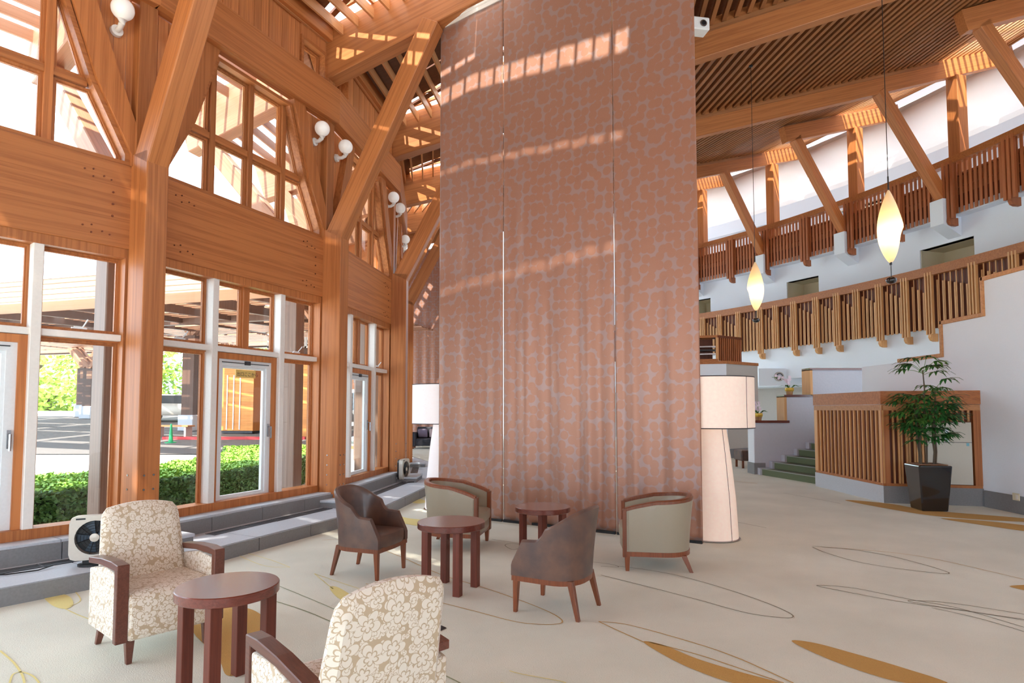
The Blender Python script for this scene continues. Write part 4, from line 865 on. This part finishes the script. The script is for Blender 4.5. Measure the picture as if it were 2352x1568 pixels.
# ================================================================ box fans
def fan(loc,rz,lab):
    t=tag(empty('box_fan',loc,rz),lab,'fan','box fans on the window platform')
    n=40; r=.155; c=(0,.255); W2,H2=.20,.205; vs=[];
    for y in(-.04,.035):
        for k in range(n):
            a=2*pi*k/n; cx,cz=cos(a),sin(a); m_=max(abs(cx)/W2,abs(cz)/H2); q=.985+.015*cos(4*a) 
            e=(abs(cx/W2)**8+abs(cz/H2)**8)**(-1/8); vs.append((cx*e,y,c[1]+cz*e))
        for k in range(n):
            a=2*pi*k/n; vs.append((r*cos(a),y,c[1]+r*sin(a)))
    fs=[]
    for k in range(n):
        j=(k+1)%n; fs+=[(k,j,n+j,n+k),(2*n+k,3*n+k,3*n+j,2*n+j),(k,2*n+k,2*n+j,j),(n+k,n+j,3*n+j,3*n+k)]
    mk('housing',vs,fs,SIL,t,smooth=True)
    vs2=[(x*1.01,.036+ (y>0)*.03,z) for x,y,z in vs[:n]+vs[2*n:3*n]]; mk('rear_cover',[(x,.036,z) for x,_,z in vs2[:n]]+[(x*.97,.07,.255+(z-.255)*.97) for x,_,z in vs2[:n]],[tuple(range(n)),tuple(range(2*n-1,n-1,-1))]+[(i,(i+1)%n,n+(i+1)%n,n+i) for i in range(n)],BLK,t)
    mb=MB(); mb.add([(r*cos(2*pi*k/24),.03,.255+r*sin(2*pi*k/24)) for k in range(24)],[tuple(range(24))]); mb.ob('fan_back',BLK,t)
    for k in range(5):
        a=2*pi*k/5+.5; p=[]
        for rr,da,y in ((.03,-.25,.0),(.15,-.12,-.005),(.15,.5,.02),(.03,.45,.015)): p.append((rr*cos(a+da),y,.255+rr*sin(a+da)))
        p2=[(x,y+.003,z) for x,y,z in p]; mk('blade',p+p2,BF,plain('fan_blade',(70,84,98),.3) if k==0 and 'fan_blade' not in bpy.data.materials else bpy.data.materials['fan_blade'],t)
    mb=MB()
    for rr in (.06,.085,.11,.135,.155):
        mb.tube([(rr*cos(2*pi*k/28),-.044,.255+rr*sin(2*pi*k/28)) for k in range(29)],.002,4,cap=False)
    for k in range(6):
        a=pi*k/3+.3; mb.tube([(.04*cos(a),-.045,.255+.04*sin(a)),(.155*cos(a),-.045,.255+.155*sin(a))],.004,4)
    mb.ob('grille',BLK,t)
    o=MB().lathe([(0.001,.0),(.04,.0),(.038,.01),(.001,.014)],20).ob('hub_cap',SIL,t,smooth=True); o.rotation_euler=(pi/2,0,0); o.location=(0,-.045,.255)
    box('display_window',(-.15,-.0415,.425),(-.075,-.039,.44),BLK,t)
    mb=MB(); mb.add([(.13*cos(2*pi*k/20),-.02+.1*sin(2*pi*k/20),z) for z in(0,.018) for k in range(20)],[tuple(range(20)),tuple(range(39,19,-1))]+[(i,(i+1)%20,20+(i+1)%20,20+i) for i in range(20)]); mb.box((-.09,-.03,.018),(.09,.035,.055)); mb.ob('stand',BLK,t)
    return t
fp=fl(203,1300,.15); fan((fp.x-.0,fp.y+.08,.15),rad(27),'silver box fan on the platform beside the near cream armchair')
fp=fl(928,1106,.15); fan((fp.x,fp.y,.15),rad(79),'box fan seen edge-on at the third post, far along the platform')
# ================================================================ potted palm
pp=tag(empty('potted_palm',(6.68,9.86,0),rad(-8)),'tall lady palm in a tapered black square pot in front of the kiosk','potted plant')
MB().frus((-.19,-.19),(.19,.19),0,(-.245,-.245),(.245,.245),.72).ob('pot',POT,pp,bevel=.02,seg=2)
MB().frus((-.20,-.20),(.20,.20),.722,(-.2,-.2),(.2,.2),.735).ob('wood_chips',SOIL,pp)
random.seed(11)
stems=[(0,.02,1.62),(.09,-.06,1.15),(-.09,.06,1.0),(.14,.07,.95),(-.14,-.08,.8),(.03,-.12,1.3),(-.05,.12,1.2)]
for sx,sy,h in stems:
    lx,ly=sx*1.2+random.uniform(-.05,.05),sy*1.2
    mb=MB(); pts=[(sx+(lx-sx)*k/5+.01*sin(k*2),sy+(ly-sy)*k/5,.72+(h-.1)*k/5) for k in range(6)]; mb.tube(pts,[.014,.014,.012,.012,.01,.008],7); mb.ob('stem',STEM,pp)
    nf=10 if h>1.5 else 14
    for f in range(nf):
        if h>1.5: zb=.72+h-.12-random.random()*.06
        else: zb=.72+h*(.42+.58*f/nf)-.05
        a=f*2.4+random.uniform(-.4,.4)+sx*9; el=random.uniform(.1,.75) if h<1.5 else (random.uniform(.15,.95))
        bx,by=lx*(zb-.72)/h,ly*(zb-.72)/h; pl=random.uniform(.2,.34); d=V((cos(a)*cos(el),sin(a)*cos(el),sin(el))); b0=V((bx,by,zb)); tip=b0+d*pl
        mb=MB(); mb.tube([b0,b0+d*pl*.5+V((0,0,.015)),tip],.0035,4)
        nl=random.choice((7,8,9)); side=V((-sin(a),cos(a),0)); o=None; fv=[];ff=[]
        for k in range(nl):
            g=(k/(nl-1)-.5)*2.5; dd=(V((cos(a),sin(a),0))*cos(g)+side*sin(g)+V((0,0,.12-.25*abs(g)+random.uniform(-.1,.1)))).normalized(); ln=random.uniform(.2,.29)*(1-.2*abs(g)/1.2); wv=dd.cross(V((0,0,1))).normalized()*.025
            n0=len(fv); pts=[tip,tip+dd*ln*.35+V((0,0,.012)),tip+dd*ln*.75-V((0,0,.004)),tip+dd*ln-V((0,0,.05))]
            for j,(p_,ww) in enumerate(zip(pts,(.25,1.,.8,.12))): fv+=[p_+wv*ww+V((0,0,.004)),p_,p_-wv*ww+V((0,0,.004))]
            for j in range(3): ff+=[(n0+j*3,n0+j*3+1,n0+j*3+4,n0+j*3+3),(n0+j*3+1,n0+j*3+2,n0+j*3+5,n0+j*3+4)]
        fr=mk('frond',fv,ff,LEAF if random.random()<.8 else LEAF2,pp,smooth=True); mk('leaf_stalk',mb.v,mb.f,LEAF2,fr)
# ================================================================ orchids
def orchid(x,y,z,lab,s=1.):
    t=tag(empty('potted_orchid',(x,y,z)),lab,'potted plant'); MB().lathe([(0,0),(.07,0),(.095,.15),(.085,.15),(0,.14)],18).ob('pot',TERR,t,smooth=True)
    MB().lathe([(.096,.09),(.11,.13),(.10,.18),(.085,.16)],9).ob('gold_wrap',GOLD,t)
    mb=MB()
    for k in range(5):
        a=k*1.3; d=V((cos(a),sin(a),0)); mb.add([d*.02+V((0,0,.15)),d*.16+V((-d.y*.04,d.x*.04,.25)),d*.26+V((0,0,.2)),d*.16+V((d.y*.04,-d.x*.04,.25))],[(0,1,2,3)])
    mb.ob('leaves',LEAF,t); mb=MB(); fs_=[]
    for k in range(3):
        a=2.2+k*1.1; P=[V((cos(a)*.32*q*q,sin(a)*.18*q*q,.15+.42*q-.12*q*q*q)) for q in(0,.3,.6,.9,1.2)]; mb.tube(P,.005,4); fs_+=[(P[j]+(P[j+1]-P[j])*q) for j in (1,2,3) for q in(0,.5)]
    mb.ob('flower_stems',LEAF2,t)
    for p in fs_[:18]:
        mb=MB(); c=p+V((random.uniform(-.04,.04),-.02,random.uniform(-.03,.04)))
        for k in range(5):
            a=k*2*pi/5; e=V((cos(a),-.15,sin(a)))*.04; f=V((-sin(a),0,cos(a)))*.02; mb.add([c,c+e*.6+f,c+e,c+e*.6-f],[(0,1,2,3)])
        mb.ob('flower',PET,t)
orchid(6.22,15.42,1.33,'white orchid in a gold-wrapped pot on the lower step of the grey stair wall'); orchid(7.02,15.42,1.97,'pink-white orchid in a gold-wrapped pot on the higher step of the grey stair wall')
# ================================================================ pendants
def pendant(x,y,ztop,zb,zball,zc,lab,ph):
    t=tag(empty('pendant_lamp',(x,y,zc)),lab,'pendant lamp','twisted cloth pendant lamps')
    MB().tube([(x,y,zc),(x,y,zball)],.006,6).ob('cord',BLK,t,world=True); MB().lathe([(0,zc),(.05,zc),(.05,zc-.03),(0,zc-.04)],12,(x,y)).ob('canopy',BLK,t,world=True)
    hgt=ztop-zb; vs=[];n=28;m_=24
    for j in range(m_+1):
        v=j/m_; z=zb+hgt*v; r=.19*(sin(pi*v**.85)**.9 if 0<v<1 else 0)+.006
        for k in range(n):
            a=2*pi*k/n; tw=a-2.6*v+ph; bulge=1+.55*math.exp(-((v-.42)/.13)**2)*max(0,cos(tw-.6))**4-.18*max(0,cos(tw-2.2))**2*(v<.45); vs.append((x+r*bulge*cos(a),y+r*bulge*sin(a)*.8,z))
    fs=[(j*n+k,j*n+(k+1)%n,(j+1)*n+(k+1)%n,(j+1)*n+k) for j in range(m_) for k in range(n)]
    mk('shade',vs,fs,PEN,t,world=True,smooth=2)
    l=bpy.data.lights.new('pendant_bulb','POINT'); l.energy=16; l.color=(1,.74,.42); l.shadow_soft_size=.04; lb=bpy.data.objects.new('pendant_bulb',l); COL.objects.link(lb); lb.location=(x,y,zb+hgt*.38)
    MB().tube([(x,y,zb-.02),(x,y,zb+.05)],.02,8).ob('lower_tip',BLK,t,world=True); MB().tube([(x,y,ztop-.02),(x,y,ztop+.22)],.012,8).ob('upper_tip',BLK,t,world=True)
    MB().lathe([(max(.001,.085*sin(pi*k/10)),zball-.06*cos(pi*k/10)) for k in range(11)],18,(x,y)).ob('ball_weight',POT,t,world=True,smooth=2)
pendant(6.35,10.1,5.31,4.04,3.76,10.2,'nearer twisted cream pendant lamp over the slatted kiosk',3.4); pendant(6.05,15.0,5.28,4.03,3.81,10.3,'farther twisted cream pendant lamp left of the other, nearer the curtain',.2)
# small ceiling speaker by the curtain
sp=tag(empty('ceiling_speaker',(3.72,11.9,9.3),rad(10)),'white box spotlight on the roof beam right of the curtain top','loudspeaker')
box('housing',(-.2,-.14,-.12),(.22,.14,.14),WHT,sp,bevel=.02); MB().tube([(.08,-.14,0),(.08,-.155,0)],.07,16).ob('lens',STL,sp); MB().tube([(.08,-.15,0),(.08,-.16,0)],.045,16).ob('lens_glass',BLK,sp)
# ================================================================ far sofa
sf=tag(empty('sofa_chair',(-3.85,25.3,0),rad(4)),'dark grey square armchair with cushions beneath the far curtain','armchair')
box('base',(-.1,-.4,.12),(1.1,.45,.42),FABD,sf,bevel=.03); box('backrest',(-.1,.25,.3),(1.1,.5,.88),FABD,sf,bevel=.04); box('arm',(-.32,-.42,.1),(-.08,.5,.66),FABD,sf,bevel=.03); box('arm',(1.08,-.42,.1),(1.32,.5,.66),FABD,sf,bevel=.03)
for x in(-.25,1.2):
    for y in(-.35,.4): box('leg',(x,y,0),(x+.08,y+.06,.12),WAL,sf)
for x,mt,w in ((.15,PIL2,'grey-violet'),(.62,PIL1,'pale pink')):
    o=tag(box('cushion',(-.2,-.06,-.18),(.2,.06,.18),mt,bevel=.05,seg=3),w+' cushion on the dark far armchair','cushion'); o.location=sf.location+V((x,.12,.62)); o.rotation_euler=(rad(-15),0,rad(8))
ot=tag(empty('ottoman',(6.55,17.0,0)),'dark leather stool half hidden behind the grey stair wall','stool'); box('seat',(-.3,-.3,.2),(.3,.3,.48),LEA,ot,bevel=.03)
for x in(-.24,.24):
    for y in(-.24,.24): box('leg',(x-.025,y-.025,0),(x+.025,y+.025,.2),WAL,ot)
# ================================================================ OUTSIDE
def gz(y): return -.1 if y<15 else min(-.1+(y-15)*.062,1.5)
vs=[];fs=[];ys=[-30,0,10,15,18,20,22,25,30,35,40,60,120]
for y in ys: vs+=[(-90,y,gz(y)),(10,y,gz(y))]
# keep the ground out of the lobby: only inside the window circle sector and beyond
vs=[];fs=[]; ang=[k for k in range(0,361,5)]; Rr=[0,6,9,11.5]
for R in Rr:
    for a in ang: p=pol(R,a); vs.append((p.x,p.y,gz(p.y) if p.y<15 else -.1+0*(p.y)))
n=len(ang)
for r in range(len(Rr)-1):
    for k in range(n-1): fs.append((r*n+k,r*n+k+1,(r+1)*n+k+1,(r+1)*n+k))
gr=mk('ground',vs,fs,PAV); tag(gr,'pale sunlit paving outside the windows',kind='structure')
# terrain west of the lobby as strips clipped by the window circle (left of the bays)
vs=[];fs=[];ys=[-6+2*k for k in range(50)]
def xr(y):
    dy=y-CY; return CX+math.sqrt(max(0,11.6**2-dy*dy)) if abs(dy)<11.6 else CX
for y in ys: vs+=[(-95,y,gz(y)-.02),(-30,y,gz(y)-.02),(min(xr(y),-3.2) if y<24 else -6.5,y,gz(y)-.02)]
for k in range(len(ys)-1): fs+=[(3*k,3*k+1,3*k+4,3*k+3),(3*k+1,3*k+2,3*k+5,3*k+4)]
tr=mk('ground',vs,fs,PAV); tag(tr,'pale forecourt and drive outside rising to the trees',kind='structure')
o=mk('road',[(-60,19.5,gz(19.5)+.01),(-6.5,19.5,gz(19.5)+.01),(-6.5,26,gz(26)+.01),(-60,26,gz(26)+.01),(-6.5,36,gz(36)+.01),(-60,36,gz(36)+.01)],[(0,1,2,3),(3,2,4,5)],ASP); tag(o,'grey asphalt drive under the canopy outside',kind='structure')
# hedge
def hedge(name,R0,R1,a0,a1,h,n,lab):
    t=tag(empty(name,pol((R0+R1)/2,(a0+a1)/2,-.1)),lab,'hedge')
    arc('core',R0+.05,R1-.05,a0,a1,-.1,h-.04,HDC,t,16)
    random.seed(3)
    for nm,mt,top in (('leaves_top',HDG,1),('leaves_side',HDG2,0)):  # top leaves sunlit green, side leaves shaded green: light put into the colours
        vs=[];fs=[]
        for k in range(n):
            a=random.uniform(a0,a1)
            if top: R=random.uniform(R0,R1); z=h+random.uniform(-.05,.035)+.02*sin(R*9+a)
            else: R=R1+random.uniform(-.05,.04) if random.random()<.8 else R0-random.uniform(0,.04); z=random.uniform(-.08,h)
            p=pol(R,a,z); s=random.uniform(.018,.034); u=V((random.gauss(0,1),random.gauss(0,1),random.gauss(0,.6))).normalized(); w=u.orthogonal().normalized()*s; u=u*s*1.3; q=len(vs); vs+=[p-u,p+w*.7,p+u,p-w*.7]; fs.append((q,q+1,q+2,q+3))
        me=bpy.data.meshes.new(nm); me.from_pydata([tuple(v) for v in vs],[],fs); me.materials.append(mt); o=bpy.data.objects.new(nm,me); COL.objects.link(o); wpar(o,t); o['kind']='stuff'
hedge('hedge',7.6,9.6,-52,34,.55,42000,'clipped green hedge running along the outside of the windows')
# canopy of the entrance
cn=tag(empty('entrance_canopy',(-14,26,0)),'large timber entrance canopy with slatted roof outside the windows','canopy')
Ap,Bp=V((-19.4,19.3,0)),V((-6.9,15.6,0)); dv=(Bp-Ap).normalized(); nv=V((-dv.y,dv.x,0))
for k in range(4):
    beam('fascia_plank',Ap-dv*16+V((0,0,5.31-k*.155)),Bp+V((0,0,5.31-k*.155)),.05+.012*k,.145,WEXX,cn,bevel=.01)
beam('soffit_board',Ap-dv*16+nv*.6+V((0,0,4.74)),Bp+nv*.6+V((0,0,4.74)),1.3,.05,WEXX,cn,bevel=0); beam('roof_edge',Ap-dv*16+nv*.1+V((0,0,5.42)),Bp+nv*.1+V((0,0,5.42)),.3,.06,WHM,cn,bevel=0)
for k in range(-7,6):
    p=Ap+dv*(.6+k*2.25)+nv*.3; beam('canopy_rafter',p+V((0,0,4.9)),p+nv*17+V((0,0,5.6)),.18,.35,WEXD,cn,bevel=0)
for k in range(46):
    s=1.4+k*.34; 
    for c0,c1 in ((-15.6,-10.6),(-10.1,-5.2),(-4.7,-.2),(.3,4.6),(5.1,9.3),(9.9,13.0)): 
        if k%9: beam('canopy_slat',Ap+nv*s+dv*c0+V((0,0,5.15)),Ap+nv*s+dv*c1+V((0,0,5.15)),.27,.05,WEXX,cn,bevel=0)
beam('canopy_beam',Ap-dv*16+nv*15.5+V((0,0,5.3)),Bp+nv*15.5+V((0,0,5.3)),.3,.5,WEXD,cn,bevel=0); beam('canopy_beam',Ap-dv*16+nv*6+V((0,0,5.1)),Bp+nv*6+V((0,0,5.1)),.25,.4,WEXD,cn,bevel=0)
def ocol(x,y,top,w,lab,braces=True):
    t=tag(empty('canopy_column',(x,y,gz(y)),rad(-16)),lab,'column'); g=0; T=top-gz(y)
    box('stone_base',(-w*.65,-w*.65,0),(w*.65,w*.65,.7),STO,t,bevel=.02); box('shaft',(-w/2,-w/2,.7),(w/2,w/2,T),WEXD,t)
    box('shoe_block',(w*.0,-w*.55,T-.6),(w*.6,w*.52,T-.15),WEXX,t)
    if braces:
        for dx in(-1,1):
            for dy in (-.25,.25):
                o=beam('branch_brace',V((0,dy*w,T)),V((dx*1.5,dy*w,T+1.6)),.16,.2,WEXX,None,bevel=0); o.parent=t
ocol(-24.9,35.5,4.0,.55,'dark timber column with branching braces under the far canopy edge, left one'); ocol(-23.6,34.2,3.9,.6,'dark timber column with branching braces under the far canopy edge, right one'); ocol(-14.3,27.3,4.9,.62,'dark timber column on a stone base seen through the pane left of the door')
# building beyond with orange boarded box
hb_=tag(empty('annex_building',(-9,31,0)),'dark timber annex with pale lattice windows across the drive','building')
def ab(n,a,b,m_): return box(n,a,b,m_,hb_,world=True)
ab('wall_panel',(-13.2,29.6,.5),(-5.2,29.9,1.0),STO); ab('wall_panel',(-11.9,29.6,3.6),(-5.2,29.9,4.6),WEXD); ab('wall_panel',(-10.8,29.75,1.0),(-5.2,29.9,3.6),WEXD); ab('roof_slab',(-12.2,29.0,7.0),(-5,34,7.3),WEXD)
for x in (-11.9,-11.0,-10.1,-9.2,-8.3,-7.4,-6.4,-5.4): ab('window_mullion',(x,29.5,1.0 if x<-10.9 else 4.6),(x+.1,29.62,6.9),WHT)
for z in (4.6,5.4,6.2,6.85): ab('window_bar',(-11.9,29.5,z),(-5.2,29.62,z+.08),WHT)
for z in (1.7,2.6,3.5): ab('window_bar',(-13.0,29.5,z),(-10.8,29.62,z+.07),WHT)
for x in(-8.9,-7.2): ab('corner_post',(x,29.2,1),(x+.45,29.5,7),WEXD)
kb_=tag(empty('boarded_kiosk',(-11.8,26.4,gz(26.4)),rad(-10)),'orange boarded box with pale strips added as reflections across the drive','kiosk')
for k in range(14): box('board',(-1.05,-.6+.004*(k%2),.12+k*.2),(1.05,-.57,.315+k*.2),ORB,kb_)
box('body',(-1.04,-.57,.1),(1.04,.6,2.9),ORB,kb_); box('base',(-1.0,-.55,0),(1.0,.55,.12),GRL,kb_)
for x in (-.82,-.5,-.18,.12,.42): box('strip',(x,-.63,.15),(x+.05,-.605,2.45),WHT,kb_)  # white strips put on the boards in place of a reflection
kb2=tag(empty('boarded_kiosk',(-8.3,24.8,gz(24.8)),rad(-10)),'second orange boarded wall seen in the narrow pane right of the door','kiosk')
for k in range(14): box('board',(-.9,-.1,.12+k*.2),(.3,-.07,.315+k*.2),ORB,kb2)
box('body',(-.9,-.07,.0),(.3,.6,2.95),ORB,kb2)
o=mk('kerb',bxv((-13.5,23.6,gz(23.6)),(-8.0,23.75,gz(23.6)+.12)),BF,RED); tag(o,'red painted kerb in front of the orange boarded box','kerb')
# parked car, bonnet seen through the left pane
cr_=tag(empty('car',(-17.8,32.5,gz(32.5)),rad(10)),'pale silver parked car across the drive seen through the left pane','car')
MB().prism([(-2.1,.3),(2.1,.3),(2.15,.75),(1.2,.9),(.6,1.4),(-.9,1.42),(-1.5,.95),(-2.1,.85)],-.85,.85).ob('body',SIL,cr_,bevel=.08,seg=2,smooth=True); MB().prism([(1.1,.92),(.6,1.34),(-.85,1.36),(-1.35,.95)],-.86,.86).ob('side_glass',BLK,cr_)
for x in(-1.35,1.35):
    for y in(-.86,.72): MB().tube([(x,y,.32),(x,y+.14,.32)],.32,18).ob('wheel',BLK,cr_)
cnn=tag(empty('traffic_cone',(-12.6,22.6,gz(22.6))),'green and white barrier cone by the kerb','cone'); MB().lathe([(.0,0),(.2,0),(.2,.03),(.08,.05),(.03,.7),(0,.7)],12).ob('body',plain('cone_green',(40,170,110),.5),cnn); MB().lathe([(.066,.2),(.048,.42),(.05,.42),(.068,.2)],12).ob('band',WHT,cnn)
bn=tag(empty('bench',(-13.6,24.6,gz(24.6)),rad(-12)),'pale wooden bench frame by the drive','bench'); box('seat',(-.8,-.2,.42),(.8,.2,.48),WXS,bn); box('leg',(-.7,-.18,0),(-.62,.18,.42),PIL1,bn); box('leg',(.62,-.18,0),(.7,.18,.42),PIL1,bn)
# trees
def tree(x,y,h,r,mt,seed,lab,n=1600,s=.28,low=.2):
    random.seed(seed); z0=gz(y); t=tag(empty('tree',(x,y,z0)),lab,'tree'); MB().tube([(0,0,0),(.1,0,h*.4),(0,.1,h*.85)],[.22,.16,.06],8).ob('trunk',TRK,t)
    vs=[];fs=[]; blobs=[(random.gauss(0,r*.5),random.gauss(0,r*.5),h*random.uniform(low,1),r*random.uniform(.35,.6)) for _ in range(16)]
    for k in range(n):
        bx,by,bz,br=random.choice(blobs); d=V((random.gauss(0,1),random.gauss(0,1),random.gauss(0,1))).normalized()*br*random.uniform(.75,1.05); p=V((bx,by,bz))+d; u=V((random.gauss(0,1),random.gauss(0,1),random.gauss(0,.7))).normalized(); w=u.orthogonal().normalized()*s*random.uniform(.5,1); u=u*s*1.3*random.uniform(.5,1); q=len(vs); vs+=[p-u,p+w*.7,p+u,p-w*.7]; fs.append((q,q+1,q+2,q+3))
    me=bpy.data.meshes.new('crown'); me.from_pydata([tuple(v) for v in vs],[],fs); me.materials.append(mt); o=bpy.data.objects.new('crown',me); COL.objects.link(o); o.parent=t; o['kind']='stuff'
T=[(-52,60,9,4,TRL,'yellow-green tree at the far left of the drive'),(-45,58,8,4,TRL,'yellow-green bushy tree behind the drive, second from left'),(-40,64,12,4.5,TRD,'taller green tree behind the yellow ones'),(-36,60,9,4,TRL,'yellow-green tree directly behind the far canopy columns'),(-31,66,11,5,TRD,'green tree right of the far canopy columns'),(-26,62,10,5,TRL,'yellow-green tree seen through the left pane of the second bay'),(-21,66,11,5,TRD,'green tree seen above the annex lattice'),(-15,60,10,5,TRL,'yellow-green tree behind the annex'),(-46,50,3,3.2,TRL,'low yellow-green shrub mass left of the drive end'),(-38,50,3,3,TRL,'low yellow-green shrub mass by the drive end'),(-9,50,9,4,TRD,'green tree behind the annex roof')]
for k,(x,y,h,r,mt,lab) in enumerate(T): tree(x,y,h,r,mt,20+k,lab,n=2600 if h>5 else 1800,low=.1 if h>5 else 0)
